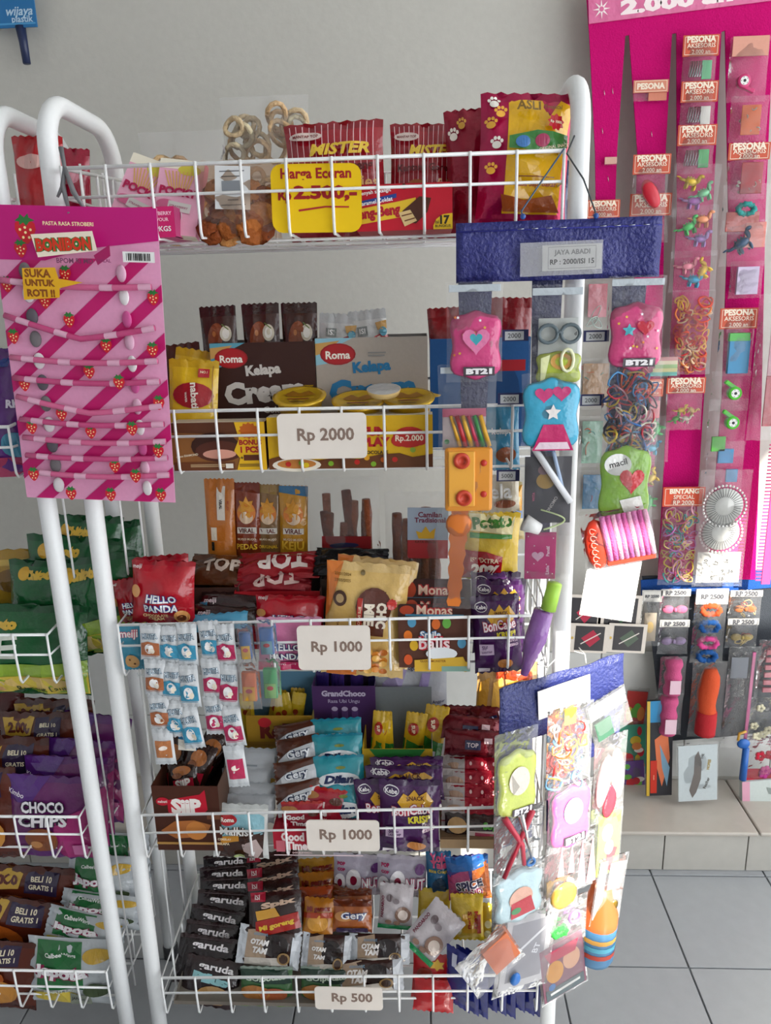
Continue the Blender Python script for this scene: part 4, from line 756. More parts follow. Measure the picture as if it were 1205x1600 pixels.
orr = [(474, 1402, 522, 1462, -3), (468, 1385, 520, 1440, 2), (466, 1362, 524, 1420, 3), (466, 1340, 528, 1395, 4)]
column(orr, 'noodle_packet', lambda k, n: 'orange-brown snack packet, %s of the narrow column in the lowest basket' % ordl(k, n), 'packet', 'orange-brown snack packets', ['#b3701e', '#a8451a', '#b3701e', '#a87a24'], lambda k: [T('Mi gemez', .5, .3, .8, '#7a1e14', bold=.05, rot=4), E(.5, .66, .36, .22, '#d89a3a'), PG([(0, .4), (1, .36), (1, .5), (0, .54)], '#a83a18')], Y0=1.305)
ger = [(520, 1405, 582, 1456, 0), (520, 1390, 582, 1435, 2), (518, 1372, 580, 1418, 2), (516, 1356, 578, 1402, 3)]
column(ger, 'biscuit_packet', lambda k, n: 'orange-brown biscuit packet with blue and white script, %s of its column' % ordl(k, n), 'packet', 'orange-brown biscuit packets', '#a85a24', lambda k: [B(0, 0, 1, .2, '#6a2c14'), E(.3, .5, .26, .16, '#c98a4a'), T('Gery', .55, .5, .7, '#22346a', bold=.14, rot=4, h=.3), T('Gery', .55, .5, .68, '#f2f2f4', bold=.02, rot=4, h=.28), B(.1, .86, .9, 1, '#3a2a4a')], '#7a3a1a', Y0=1.31)
for i, (b, Y) in enumerate((((588, 1336, 668, 1400), 1.40), ((520, 1334, 600, 1396), 1.43))):
    bag('snack_bag', ('white and violet snack bag lettered DONUT in the lowest basket', 'white and red snack bag mostly hidden left of the DONUT bag')[i], 'snack bag', place(*b, Y, 12, -3), '#b9b3c4', .035, [T('POP', .16, .2, .16, '#a8245a', bold=.06), T('COP', .16, .34, .16, '#a8245a', bold=.06), E(.42, .56, .16, .28, '#f2f0f4'), E(.42, .56, .07, .12, '#8c1a3a'), E(.14, .66, .12, .22, '#f2f0f4'), E(.14, .66, .05, .1, '#8c1a3a'), T('NUT', .78, .6, .4, '#a8245a', bold=.12, h=.3), T('NUT', .78, .6, .38, '#f2f0f4', bold=.03, h=.28), E(.86, .24, .1, .12, '#6a3a7a')], '#c9c4d0')
bag('snack_bag', 'blue rice-crisp snack bag right of the DONUT bag', 'snack bag', place(666, 1330, 706, 1402, 1.40, 10, 1), '#1f6a9a', .03, [T('Yole', .5, .1, .7, '#e05a8a', bold=.05), T('Yale', .5, .22, .7, '#e05a8a', bold=.05), T('Rice Crispy', .5, .36, .8, '#d8c02a', bold=.03), E(.5, .7, .3, .2, '#123a5a')])
bag('snack_bag', 'pink, blue and orange snack bag lettered SPICE BAND in the lowest basket', 'snack bag', place(698, 1336, 766, 1404, 1.385, 10, 5), '#4a4a9a', .04, [PG([(0, .4), (.5, .2), (.6, 1), (0, 1)], '#b8487a'), PG([(.6, .2), (1, .1), (1, 1), (.56, 1)], '#c9682a'), PG([(0, 0), (1, 0), (1, .2), (0, .3)], '#2f6ab0'), T('SPICE', .5, .56, .66, '#f4f0f4', bold=.12, rot=8, h=.22), T('SPICE', .5, .56, .64, '#26224a', bold=.04, rot=8, h=.2), T('BAND', .54, .76, .56, '#f4f0f4', bold=.12, rot=8, h=.2), T('BAND', .54, .76, .54, '#8c1a4a', bold=.04, rot=8, h=.18)])
for i, (b, rot, Y) in enumerate((((592, 1380, 646, 1450), -4, 1.345), ((646, 1410, 708, 1500), -42, 1.30))):
    bag('cookie_packet', ('white cookie packet with maroon side lettering and a green end, standing upright', 'white cookie packet with a green end, tilted to the right')[i], 'packet', place(*b, Y, 22, rot), '#cfc8cc', .02, [E(.72, .66, .24, .18, '#9a7a6a'), E(.72, .66, .15, .11, '#e8d8cc'), E(.3, .3, .1, .08, '#6a5a5e'), E(.5, .36, .1, .06, '#9a8f94'), T('PANDAROO', .1, .5, .6, '#7a1a3a', bold=.04, rot=90), B(0, .9, 1, 1, '#239a5a'), E(.3, .82, .1, .05, '#9a7a6a'), E(.55, .84, .1, .05, '#9a7a6a')], '#239a5a' if 0 else None)
for i, (b, rot, Y) in enumerate((((704, 1396, 756, 1468), 0, 1.335), ((652, 1388, 704, 1462), -4, 1.36), ((752, 1412, 800, 1472), -4, 1.345))):
    bag('cheese_cookie_packet', 'yellow cheese-cookie packet, %s' % ('middle of the three, lettered in red', 'left of the three, behind the tilted white packet', 'right of the three, beside the hanging strips')[i], 'packet', place(*b, Y, 20, rot), '#d6b63a', .022, [B(.36, .4, .92, .82, '#d8a52a'), T('Sagu', .56, .52, .5, '#a8301e', bold=.04, rot=-90, h=.12), T('Keju', .76, .52, .5, '#a8301e', bold=.04, rot=-90, h=.12), E(.2, .5, .12, .1, '#e8dca0'), E(.2, .75, .12, .1, '#e8dca0'), B(.8, .4, .92, .82, '#8c2a1a')], '#d9b920')
for i, (b, rot, Y) in enumerate((((372, 1448, 470, 1510), -6, 1.275), ((472, 1458, 548, 1520), -4, 1.27), ((546, 1458, 640, 1506), 0, 1.285), ((520, 1498, 630, 1548), 3, 1.252))):
    bag('cake_packet', 'white and dark-brown cake packet, %s' % ('leftmost, beside the black peanut packets', 'second from the left', 'rearmost right', 'lying in front of the Rp 500 tag')[i], 'packet', place(*b, Y, 30, rot), '#3a2420', .024, [B(0, 0, .14, 1, '#cdd2d8'), B(.86, 0, 1, 1, '#cdd2d8'), PG([(.14, .1), (.42, 0), (.5, 1), (.14, 1)], '#a89078'), PG([(.14, .8), (.8, .7), (.86, 1), (.14, 1)], '#c9c2b8'), E(.62, .42, .2, .3, '#1c1010'), T('coconut', .36, .16, .22, '#7a9ab0'), T('OTAM', .36, .36, .3, '#f2eeea', bold=.06, shear=.2), T('TAM', .38, .56, .24, '#f2eeea', bold=.06, shear=.2), E(.76, .72, .1, .16, '#9a7a4a'), E(.76, .72, .07, .12, '#3a2418')], '#c6ccd2', crimp='lr', group='white and brown cake packets')
for i, (b, Y) in enumerate((((376, 1510, 458, 1570), 1.248), ((470, 1510, 552, 1570), 1.248))):
    bag('potato_biscuit_packet', ('green potato-biscuit packet left, at the front wires of the lowest basket', 'green potato-biscuit packet behind the Rp 500 tag')[i], 'packet', place(*b, Y, 14, 0), '#3f6a3e', .022, [PG([(0, .05), (.9, .05), (1, .4), (0, .3)], '#1f3a2e'), T('GO!potato', .5, .24, .8, '#cfe0cc', bold=.04, rot=3, h=.16), E(.3, .6, .3, .2, '#b0743a'), E(.66, .64, .26, .18, '#a85a3a'), B(0, .86, 1, 1, '#6a9a2a')], '#8a9a8e')
for i, (b, Y) in enumerate((((644, 1490, 708, 1560), 1.28), ((646, 1530, 710, 1580), 1.25))):
    bag('candy_bag', ('red candy packet with yellow lettering in the lowest basket', 'plain red packet lying under the red candy packet')[i], 'packet', place(*b, Y, 18, -4), '#b3141c', .022, [PG(starpts(.6, .2, .2, 6, .6, .6), '#e0b43a'), E(.3, .4, .2, .14, '#7a2a1e'), LN(.3, .5, .7, .48, .03, '#f2e0d8')] if i == 0 else ())
for i in range(9):
    x = 706+14.5*i; bag('coffee_sachet', 'navy blue sachet in the lowest basket, %s counting from the red packets' % ('first', 'second', 'third', 'fourth', 'fifth', 'sixth', 'seventh', 'eighth', 'ninth')[i], 'sachet', place(x-6, 1484+3*i-2*(i % 2), x+26, 1572+(i % 3)*5, 1.252+.005*(i % 2), 4, 2, yaw=-38), '#1c2470', .011, [B(.3, .08, .5, .3, '#c9cde0')], '#232c80', n=10, group='navy sachets in the lowest basket')
price_tag('cream price tag reading Rp 500 on the lowest basket', 492, 1543, 598, 1578, 'Rp 500', .6, 0)
# ================================================================== left rack goods
def chit(label, b, Y, tilt, rot, big=False):
    ds = [T('Chitato' if not big else 'Cheetato', .42, .16 if not big else .2, .36, '#d8b23a', bold=.08, rot=4, h=.12), E(.22, .16, .07, .08, '#d8a82a')]
    ds += [PG([(0, .66), (1, .6), (1, .98), (0, .98)], '#8fae3a'), PG([(0, .8), (1, .74), (1, .98), (0, .98)], '#d8c04a'), E(.3, .86, .2, .08, '#e0c88a'), E(.7, .84, .2, .08, '#d8b86a')]
    if big: ds += [T('LITE', .36, .42, .5, '#d8dcd0', bold=.03, h=.26), T('Rumput Laut', .72, .93, .3, '#3a4a20'), PG([(.0, .7), (.4, .64), (.5, .96), (0, .98)], '#c99a5e')]
    return bag('chip_bag', label, 'chip bag', place(*b, Y, tilt, rot), '#12592c', .06, ds, '#0f4a26', wr=.14)
chit('large green chip bag at the front wires of the left rack', (-110, 944, 140, 1082), 1.262, 8, -2, True)
chit('green chip bag standing right behind the large front one, reaching past the frame', (90, 868, 226, 1020), 1.30, 10, 8)
chit('green chip bag in the second row behind the large front one', (14, 876, 150, 1000), 1.32, 10, -3)
chit('green chip bag in the third row of the left rack', (42, 838, 190, 980), 1.36, 8, -4)
chit('dark green chip bag rearmost in the left rack', (85, 806, 195, 950), 1.40, 6, -3)
chit('green chip bag rising behind the tube frames toward the middle rack', (130, 820, 236, 960), 1.42, 6, 10)
bag('chip_bag', 'yellow-brown bag lying behind the green bags at the photo edge', 'chip bag', place(-80, 860, 72, 960), '#a8842a', .05, []) if 0 else bag('chip_bag', 'yellow-brown bag standing behind the green bags at the photo edge', 'chip bag', place(-80, 860, 72, 970, 1.38, 6, 2), '#a8842a', .05, [B(0, .12, 1, .2, '#c9a84a'), E(.75, .4, .2, .16, '#7a5a2a')])
# bag behind the pink card
bag('snack_bag', 'purple snack bag at the photo edge behind the pink card', 'snack bag', stand(-70, 545, 40, 1.25, ZL[2], 4, 0, vis=745), '#5a1f78', .05, [B(0, 0, 1, .14, '#1f3a8a'), T('RK', .85, .42, .2, '#e8e0f0', bold=.05), E(.8, .74, .2, .1, '#3f8aa8'), B(0, .84, 1, 1, '#a82a5a')])
# brown bags with yellow price bands, purple bags
def brown(label, b, Y, tilt, rot): return bag('snack_bag', label, 'snack bag', place(*b, Y, tilt, rot), '#5a2314', .036, [PG([(.06, .06), (.5, .04), (.46, .24), (.12, .26)], '#c9a13a'), T('2.000', .3, .15, .3, '#5a1e14', bold=.06, h=.11), PG([(.52, .05), (.84, .05), (.84, .3), (.52, .28)], '#2f2240'), T('BELI 10', .68, .12, .2, '#e8dcc0', bold=.03), T('GRATIS 1', .68, .21, .24, '#e8dcc0', bold=.03), E(.4, .5, .3, .2, '#a8541c'), E(.55, .7, .3, .2, '#c98a3a')], '#4a1c10', wr=.12)
brown('brown snack bag with a 2.000 band, topmost behind the purple bags', (18, 1092, 150, 1240), 1.40, 8, -2)
brown('brown snack bag with a 2.000 band, second behind the purple bags', (2, 1112, 120, 1260), 1.36, 8, -1)
brown('brown snack bag with a GRATIS band at the photo edge', (-60, 1150, 80, 1330), 1.31, 8, -2)
brown('brown snack bag at the photo edge in front of the GRATIS bag', (-90, 1200, 32, 1340), 1.26, 8, 2)
bag('snack_bag', 'dark maroon bag hanging below the green bags at the photo edge', 'snack bag', place(-60, 1058, 44, 1180, 1.43, 4, 0), '#4a0f10', .05, ())
def purple(label, b, Y, tilt, rot): return bag('snack_bag', label, 'snack bag', place(*b, Y, tilt, rot), '#6a2464', .036, [PG([(.0, .0), (.5, 0), (.3, .3), (0, .3)], '#54237a'), PG([(.55, .5), (1, .3), (1, .98), (.6, .98)], '#a82a72'), T('Kimbo', .12, .2, .2, '#e8d8ec', rot=-14), T('CHOCO', .44, .34, .52, '#2a1430', bold=.14, rot=2, h=.15), T('CHOCO', .44, .34, .5, '#f2eef2', bold=.04, rot=2, h=.14), T('CHIPS', .44, .5, .58, '#2a1430', bold=.14, rot=2, h=.15), T('CHIPS', .44, .5, .56, '#f2eef2', bold=.04, rot=2, h=.14), E(.42, .74, .2, .16, '#8a4a24'), E(.36, .8, .07, .05, '#c98a50'), B(.78, .78, .94, .92, '#c96aa0')], '#5a2068', wr=.12)
purple('purple and pink chip bag frontmost at the wires of the left rack', (14, 1212, 150, 1338), 1.262, 7, -3)
purple('purple chip bag second from the front in the left rack', (42, 1182, 170, 1320), 1.295, 8, -2)
purple('purple chip bag third from the front in the left rack', (66, 1155, 180, 1300), 1.33, 8, -4)
purple('magenta-edged chip bag rearmost between the two tube frames', (96, 1116, 200, 1280), 1.38, 8, -8)
# green and white packets in the lowest left basket
def japota(label, b, Y, tilt, rot): return bag('chip_packet', label, 'packet', place(*b, Y, tilt, rot), '#c3c9cc', .04, [PG([(.12, .02), (.62, .02), (.66, .7), (.12, .74)], '#1f6a35'), E(.8, .2, .16, .1, '#d0a83a'), E(.34, .86, .3, .1, '#d8c04a'), T('CalbeeWings', .4, .2, .34, '#e8efe8', bold=.03), T('Japota', .4, .46, .62, '#8c1a48', bold=.16, h=.24), T('Japota', .4, .46, .6, '#f4f0f2', bold=.05, h=.23), T('RUMPUT LAUT', .4, .74, .36, '#e8efe0', bold=.02), B(.5, .78, .74, .96, '#8a9080'), T('JAPANESE', .62, .86, .2, '#333333'), E(.8, .7, .14, .1, '#3a4a2a')], '#b9bfc4', wr=.14, crimp='lr')
japota('green and white chip packet frontmost in the lowest left basket', (46, 1464, 184, 1566), 1.262, 10, -2)
japota('green and white chip packet lying tilted behind the frontmost one', (72, 1424, 196, 1480), 1.30, 26, -10)
japota('green and white chip packet lying between the two tube frames', (95, 1394, 222, 1446), 1.34, 26, -6)
japota('green chip packet standing rearmost in the lowest left basket', (108, 1334, 212, 1412), 1.385, 10, -4)
japota('green and yellow chip packet at the back between the left racks', (160, 1300, 234, 1372), 1.43, 6, -2)
brown('dark brown snack bag with a yellow 2.000 band in the lowest left basket', (-40, 1352, 120, 1480), 1.36, 10, -4)
brown('red-brown snack bag with a BELI 10 band in the lowest left basket', (-70, 1400, 94, 1520), 1.31, 12, -8)
brown('brown snack bag frontmost at the photo edge in the lowest left basket', (-90, 1466, 58, 1570), 1.262, 8, -6)
# ================================================================== pink card with straw candies
def quad(TL, TR, BR, BL, Ytop, Ybot=None, Yr=None):
    """frame of a rectangular sheet seen at four pixels; top and bottom edges at their own depth; Yr: depth of the right edge"""
    Yb = Ytop if Ybot is None else Ybot; dr = 0 if Yr is None else Yr-Ytop
    a, b, c, d = U(*TL, Ytop), U(*TR, Ytop+dr), U(*BR, Yb+dr), U(*BL, Yb)
    tm, bm_, l, r = (a+b)/2, (c+d)/2, (a+d)/2, (b+c)/2
    ez = (tm-bm_).normalized(); ex = (r-l); ex = (ex-ez*ex.dot(ez)).normalized(); ce = (a+b+c+d)/4
    w = ((b-a).length+(c-d).length)/2; h = ((a-d).length+(b-c).length)/2
    return _mk(ex, ez, ce-ez*h/2, w, h)
fr = quad((-8, 325), (237, 320), (279, 772), (38, 790), 1.168, 1.192); w, h = fr.w, fr.h; asp = w/h
ds = []
PKD = '#c4146c'
for k in range(-4, 9):
    y = .1+.157*k; pts = [(0, y+.46), (1, y-.02), (1, y+.035), (0, y+.515)]
    # clip the band to the sheet
    def clip(ps, lim, sg):
        o = []
        for i in range(len(ps)):
            p, q_ = ps[i], ps[(i+1) % len(ps)]; a, b = sg*(p[1]-lim), sg*(q_[1]-lim)
            if a >= 0: o.append(p)
            if a*b < 0: t = a/(a-b); o.append((p[0]+(q_[0]-p[0])*t, lim))
        return o
    pts = clip(pts, .16, 1); pts = clip(pts, .999, -1) if pts else pts
    if len(pts) >= 3: ds.append(PG(pts, PKD))
ds += [PG([(0, 0), (1, 0), (1, .1), (.55, .13), (.3, .17), (0, .17)], '#c4127a')]
ds += berry(.2, .075, .08, asp)+berry(.16, .135, .05, asp)
for x, y in ((.05, .25), (.42, .21), (.95, .28), (.28, .3), (.42, .36), (.06, .42), (.64, .44), (.93, .45), (.52, .53), (.1, .58), (.95, .63), (.32, .68), (.5, .74), (.12, .73), (.93, .8), (.64, .86), (.1, .9), (.93, .96), (.6, .97), (.34, .99) , (.72, .56), (.78, .72), (.78, .89)): ds += berry(x, min(.965, y), .045, asp)
ds += [T('PASTA RASA STROBERI', .5, .055, .3, '#f4e8b0', bold=.02), PG([(.27, .09), (.64, .075), (.66, .135), (.3, .16)], '#f4e6d2'), T('BONIBON', .46, .118, .34, '#2f7a35', bold=.16, rot=3, h=.045), T('BONIBON', .46, .118, .33, '#d8361e', bold=.05, rot=3, h=.042), T('BPOM RI MD', .52, .168, .22, '#7a4060'), B(.81, .135, 1, .168, '#f2f0ee')]+barcode(.82, .137, .99, .167)
ds += [PG([(.2, .195), (.4, .19), (.415, .225), (.56, .235), (.415, .255), (.41, .285), (.19, .295)], '#e8b01e'), T('SUKA', .29, .21, .16, '#8a4a12', bold=.04), T('UNTUK', .3, .24, .18, '#8a4a12', bold=.05), T('ROTI !!', .3, .272, .17, '#8a4a12', bold=.05)]
ds += [PG([(.64, .15), (.74, .115), (.74, .15), (.66, .18)], '#a81a5e'), T('HALAL', .7, .165, .08, '#8a2a60')]
card = flatcard('straw_candy_card', 'tall pink striped candy card with strawberries hanging on the left frame', 'candy card', fr, '#e6a0c4', ds, .0012)
for c in (.175, .765):
    for k in range(11):
        z = h*(1-(.205+.074*k)); q_ = MB(); x = (c-.5+.006*k)*w
        col_ = ('#6d686b', '#d9d2d5', '#57525a')[k % 3] if c < .5 else ('#e3b4cc', '#ece6e8', '#d05a98')[k % 3]
        q_.ell((x, -.0045, z), (.0085, .0035, .0125), mat(col_, 'card'), Matrix.Rotation(.25 if c < .5 else -.25, 3, 'Z'), 12, 8); part('card_tab', q_, card)
sw = [(.235, .25, 0), (.35, .395, .045), (.49, .485, .0), (.56, .555, .0), (.625, .65, .03), (.705, .705, .0), (.77, .765, .0), (.835, .82, -.004), (.895, .885, 0)]
for i, (ya, yb_, dip) in enumerate(sw):
    q_ = MB(); pts = []
    for t in range(13):
        s = t/12; x = (.02+.93*s+.0*i)*w-w/2; yy = ya+(yb_-ya)*s*.6-.0; dd = dip*(1-abs(2*s-1)); pts.append((x+.04*w*(i/9), -.0095-.003*math.sin(math.pi*s), h*(1-(yy+dd+.012*math.sin(3.1*s)))))
    q_.tube(pts, .0046, mat('#c4487c' if i % 2 else '#d2628e', 'film'), 8); s0 = part('candy_tube', q_, card)
    for t in (1, 4, 8, 11):
        lab = MB(); lab.tube([Vector(pts[t])+Vector((0, -.0003, 0)), Vector(pts[min(12, t+1)])+Vector((0, -.0003, 0))], .0049, mat('#dfa9c2', 'film'), 8, caps=False)
        part('wrapper_band', lab, s0)
# grey tie holding the card to the frame
q_ = MB(); P0 = U(97, 232, 1.195); pts = [U(95, 230, 1.196), U(101, 262, 1.192), U(98, 290, 1.188), U(106, 322, 1.178), U(108, 334, 1.168)]
q_.tube(pts, [.004, .003, .004, .003, .0025], mat('#6d6d70', 'plastic'), 6); q_.tube([U(101, 262, 1.19), U(115, 300, 1.186), U(132, 326, 1.176)], [.003, .0042, .002], mat('#77777a', 'plastic'), 6); q_.tube([U(98, 290, 1.188), U(90, 308, 1.185)], [.003, .002], mat('#77777a', 'plastic'), 6)
tag(q_.obj('plastic_tie'), 'grey knotted plastic tie above the pink candy card', 'tie')
# blue item hung on the wall, top left
fr = place(-30, -40, 53, 44, 1.99); o = flatcard('hanging_card', 'blue plastic card with white lettering in the top left corner', 'card', fr, '#1f6fa8', [T('wijaya', .7, .72, .5, '#bcd8ea', shear=.3), T('plastik', .74, .86, .4, '#bcd8ea'), LN(.02, .93, .98, .93, .03, '#4f9acb')], .004, kind='plastic')
q_ = MB(); q_.tube([(fr.w*.16, .006, .004), (fr.w*.18, .006, -.03), (fr.w*.2, .004, -.075)], [.012, .010, .009], mat('#1c2a50', 'plastic'), 10); part('hook_handle', q_, o)
# ================================================================== hanging displays: clear packets with toys
def bands(o, fr, cols, n, seed, r=.009, lw=.0013, z0=.12, z1=.8, nm='rubber_band'):
    q = random.Random(seed)
    for i in range(n):
        c = Vector((q.uniform(-.34, .34)*fr.w, q.uniform(-.004, .004), q.uniform(z0, z1)*fr.h)); M = Matrix.Rotation(q.uniform(0, 3), 3, 'Y') @ Matrix.Rotation(q.uniform(-.9, .9), 3, 'X'); rr = r*q.uniform(.6, 1.3); a, b = q.uniform(.3, 1), q.uniform(0, 6)
        mb = MB(); mb.tube([c+M @ Vector((rr*math.cos(t*.524)*(1+.25*math.sin(2*t*.524+b)), .001*math.sin(t), rr*a*math.sin(t*.524))) for t in range(12)], lw*q.uniform(.8, 1.2), mat(cols[i % len(cols)], 'rubber'), 5, closed=True); part(nm, mb, o)
def animal(o, x, z, s, col, rot=0, flip=1):
    mb = MB(); m = mat(col, 'plastic'); A = Matrix.Rotation(math.radians(rot), 3, 'Y')
    def e(p, r, R_=None): mb.ell(Vector((x, -.002, z))+A @ Vector((p[0]*s*flip, p[1]*s, p[2]*s)), tuple(k*s for k in r), m, A, 8, 6)
    e((0, 0, 0), (.5, .25, .28)); e((.5, 0, .3), (.16, .14, .3)); e((.66, 0, .56), (.22, .14, .13)); e((-.6, 0, -.02), (.32, .1, .1)); e((-.95, 0, .08), (.2, .06, .06))
    for lx in (.3, -.28): e((lx, .1, -.36), (.1, .09, .24)); e((lx+.08, -.1, -.36), (.1, .09, .24))
    for k in range(4): e((-.3+.2*k, 0, .3-.05*abs(k-1.5)), (.06, .04, .1))
    part('toy_animal', mb, o)
def pins(o, fr, n=6, z=.35, col='#c9ccd0'):
    for i in range(n):
        x = (-.3+.5*i/n)*fr.w; mb = MB(); h = fr.h*.3; a = .12; z0 = z*fr.h
        mb.tube([(x, -.003, z0), (x+a*h, -.003, z0+h), (x+a*h+.003, -.003, z0+h+.001), (x+.0035, -.003, z0), (x+.0018, -.003, z0-.0015)], .0011, mat(col, 'metal'), 5, closed=True); part('safety_pin', mb, o)
def whistle(o, x, z, s, col, rot):
    A = Matrix.Rotation(math.radians(rot), 3, 'Y'); mb = MB(); m = mat(col, 'plastic')
    mb.lathe([(0, -.25*s), (.42*s, -.25*s), (.48*s, -.2*s), (.48*s, .2*s), (.42*s, .25*s), (0, .25*s)], m, (x, -.002, z), 16, Matrix.Rotation(math.pi/2, 3, 'X'))
    mb.box(Vector((x, -.002, z))+A @ Vector((-.55*s, 0, .3*s)), (1.0*s, .36*s, .3*s), m, A, .002); part('whistle_body', mb, o)
    d = MB(); ya = -.002-.27*s; d.prism([(x+.3*s*math.cos(t*.45), z+.3*s*math.sin(t*.45)) for t in range(14)], ya, ya+.02*s, mat('#ecece8', 'print')); d.prism([(x+.12*s*math.cos(t*1.257), z+.12*s*math.sin(t*1.257)) for t in range(5)], ya-.0006, ya, mat('#222222', 'print'))
    for t in range(5): d.prism([(x+.26*s*math.cos(t*1.257+.63+u), z+.26*s*math.sin(t*1.257+.63+u)) for u in (-.2, .2)]+[(x+.2*s*math.cos(t*1.257+.63), z+.2*s*math.sin(t*1.257+.63))], ya-.0006, ya, mat('#222222', 'print'))
    part('ball_emblem', d, o)
def slab(o, fr, x0, z0, x1, z1, col, t=.006, kind='card', ds=(), nm='insert_card', y=-.002, bev=.001):
    """flat insert; fractions of the packet (z from the bottom)"""
    w = (x1-x0)*fr.w; h = (z1-z0)*fr.h; cx = ((x0+x1)/2-.5)*fr.w; cz = (z0+z1)/2*fr.h
    mb = MB(); mb.box((cx, y, cz), (w, t, h), mat(col, kind), bev=bev); p = part(nm, mb, o)
    if ds: printed(p, lambda X, Z, e: Vector((cx+X, y-t/2-e, cz+Z)), w, h, ds, eps=.0003, kind='print', flat=True)
    return p
def puffy(o, fr, x0, z0, x1, z1, col, ds=(), t=.014, scal=.11, nm='puffy_card'):
    """soft cushion shape with a scalloped outline"""
    w = (x1-x0)*fr.w; h = (z1-z0)*fr.h; cx = ((x0+x1)/2-.5)*fr.w; cz = (z0+z1)/2*fr.h; n = 40; mb = MB(); vs = [(cx, -t/2-.001, cz)]; fs = []
    rings = ((.45, 1.0), (.78, .8), (.94, .45), (1, 0), (.94, -.3), (0, -.4))
    for rr, dp in rings[:-1]:
        for i in range(n):
            a = 2*math.pi*i/n; ca, sa = math.cos(a), math.sin(a); k = (abs(ca)**5+abs(sa)**5)**(-1/5)*(1-scal*(.5+.5*math.cos(6*a)))
            vs.append((cx+w/2*k*ca*rr, -t/2*dp-.001, cz+h/2*k*sa*rr))
    for i in range(n): fs.append((0, 1+i, 1+(i+1) % n))
    for r_ in range(4):
        for i in range(n): a = 1+r_*n; fs.append((a+i, a+n+i, a+n+(i+1) % n, a+(i+1) % n))
    mb.add(vs, [f[::-1] for f in fs], mat(col, 'film'), True); p = part(nm, mb, o)
    if ds: printed(p, lambda X, Z, e: Vector((cx+X, -t/2*(1-max(abs(2*X/w), abs(2*Z/h))**4)**.5 if max(abs(2*X/w), abs(2*Z/h)) < 1 else 0, cz+Z))+Vector((0, -.0012-e*1.4, 0)), w, h, ds, eps=.0006, kind='film')
    return p
def header(o, fr, lines, col='#c9583e', ink='#f4e2cc', frac=.26, over=1.04):
    h = fr.h*frac; mb = MB(); mb.box((0, -.004, fr.h-h/2), (fr.w*over, .003, h), mat(col, 'card')); p = part('header_card', mb, o)
    if lines:
        ds = [LN(.05, .08, .95, .08, .012, ink), LN(.05, .92, .95, .92, .012, ink), LN(.05, .08, .05, .92, .012, ink), LN(.95, .08, .95, .92, .012, ink)]
        for i, (t, w_) in enumerate(lines): ds.append(T(t, .5, (i+.7)/(len(lines)+.4), w_, ink, bold=.05 if i == 0 else .01))
        printed(p, lambda X, Z, e: Vector((X, -.0056-e, fr.h-h/2+Z)), fr.w*over, h, ds, eps=.0003, kind='print', flat=True)
PES = [('PESONA', .8), ('AKSESORIS', .78), ('2.000 an', .5)]
def bowtie(o, x, z, s, col, y=-.004):
    m = mat(col, 'fabric'); mb = MB()
    for sg in (-1, 1): mb.ell((x+sg*.5*s, y, z), (.5*s, .22*s, .34*s), m, None, 10, 7)
    mb.ell((x, y-.1*s, z), (.16*s, .2*s, .2*s), m, None, 8, 6); part('bow', mb, o)
def scrunchie(o, x, z, s, col, y=-.004):
    m = mat(col, 'fabric'); mb = MB(); n = 28
    mb.tube([(x+s*math.cos(2*math.pi*i/n), y+.15*s*math.sin(6*math.pi*i/n), z+.6*s*math.sin(2*math.pi*i/n)) for i in range(n)], [s*(.34+.1*math.sin(i*2.6)) for i in range(n)], m, 7, closed=True); part('hair_tie', mb, o)

# ---------------------------------------------------------------- wall display: pink felt sheet cut into tails
WY = 1.955
def felt(name, label, outline, Y, col, kind, cat, th=.004, extra=None):
    pts = [U(x, y, Y) for x, y in outline]; c = sum((p for p in pts), Vector())/len(pts); o = empty(name, Matrix.Translation((c.x, Y, min(p.z for p in pts)))); tag(o, label, cat)
    mb = MB(); mb.prism([(p.x-c.x, p.z-min(q.z for q in pts)) for p in pts], -th/2, th/2, mat(col, kind)); part('sheet', mb, o); return o
zmin = min(U(x, y, WY).z for x, y in ((1050, 905), (1150, 905)))
pink = felt('felt_display', 'magenta felt hanging display cut into long tails on the back wall', [(914, -40), (1240, -75), (1250, 46), (1208, 48), (1196, 330), (1190, 620), (1180, 905), (1105, 905), (1128, 620), (1138, 330), (1133, 48), (1127, 50), (1114, 330), (1100, 620), (1082, 905), (1028, 905), (1043, 620), (1058, 330), (1057, 52), (1050, 53), (1040, 240), (1034, 560), (1020, 760), (975, 760), (988, 560), (996, 240), (983, 55), (977, 56), (964, 240), (958, 420), (932, 420), (930, 240), (921, 60)], WY, '#c4126c', 'felt', 'display')
# transparent title strip
fr = quad((919, -60), (1236, -95), (1236, -1), (919, 36), WY-.004); hb = MB(); hb.box((0, 0, fr.h/2), (fr.w, .002, fr.h), mat('#d86a98', 'film')); hp = hb.obj('title_strip', pink); hp.matrix_parent_inverse = pink.matrix_world.inverted(); hp.matrix_world = fr.mw
printed(hp, lambda X, Z, e: Vector((X, -.001-e, Z+fr.h/2)), fr.w, fr.h, [T('2.000 an', .44, .80, .56, '#f6e4e4', bold=.06, h=.26), PG(starpts(.065, .78, .045, 8, .3, fr.w/fr.h), '#f6e4e4'), E(.065, .78, .012, .012*fr.w/fr.h, '#d86a98'), T('00', .92, .8, .06, '#f6e4e4', bold=.06)], eps=.0004, kind='print', flat=True)
for x, y in ((944, 140), (957, 138), (941, 200), (1018, 205), (950, 275)):
    q = MB(); p = U(x, y, WY-.003); q.tube([p, p+Vector((.002, -.001, -.012))], .0006, mat('#e8d8dc', 'metal'), 5); st = q.obj('staple', pink); st.matrix_parent_inverse = pink.matrix_world.inverted()
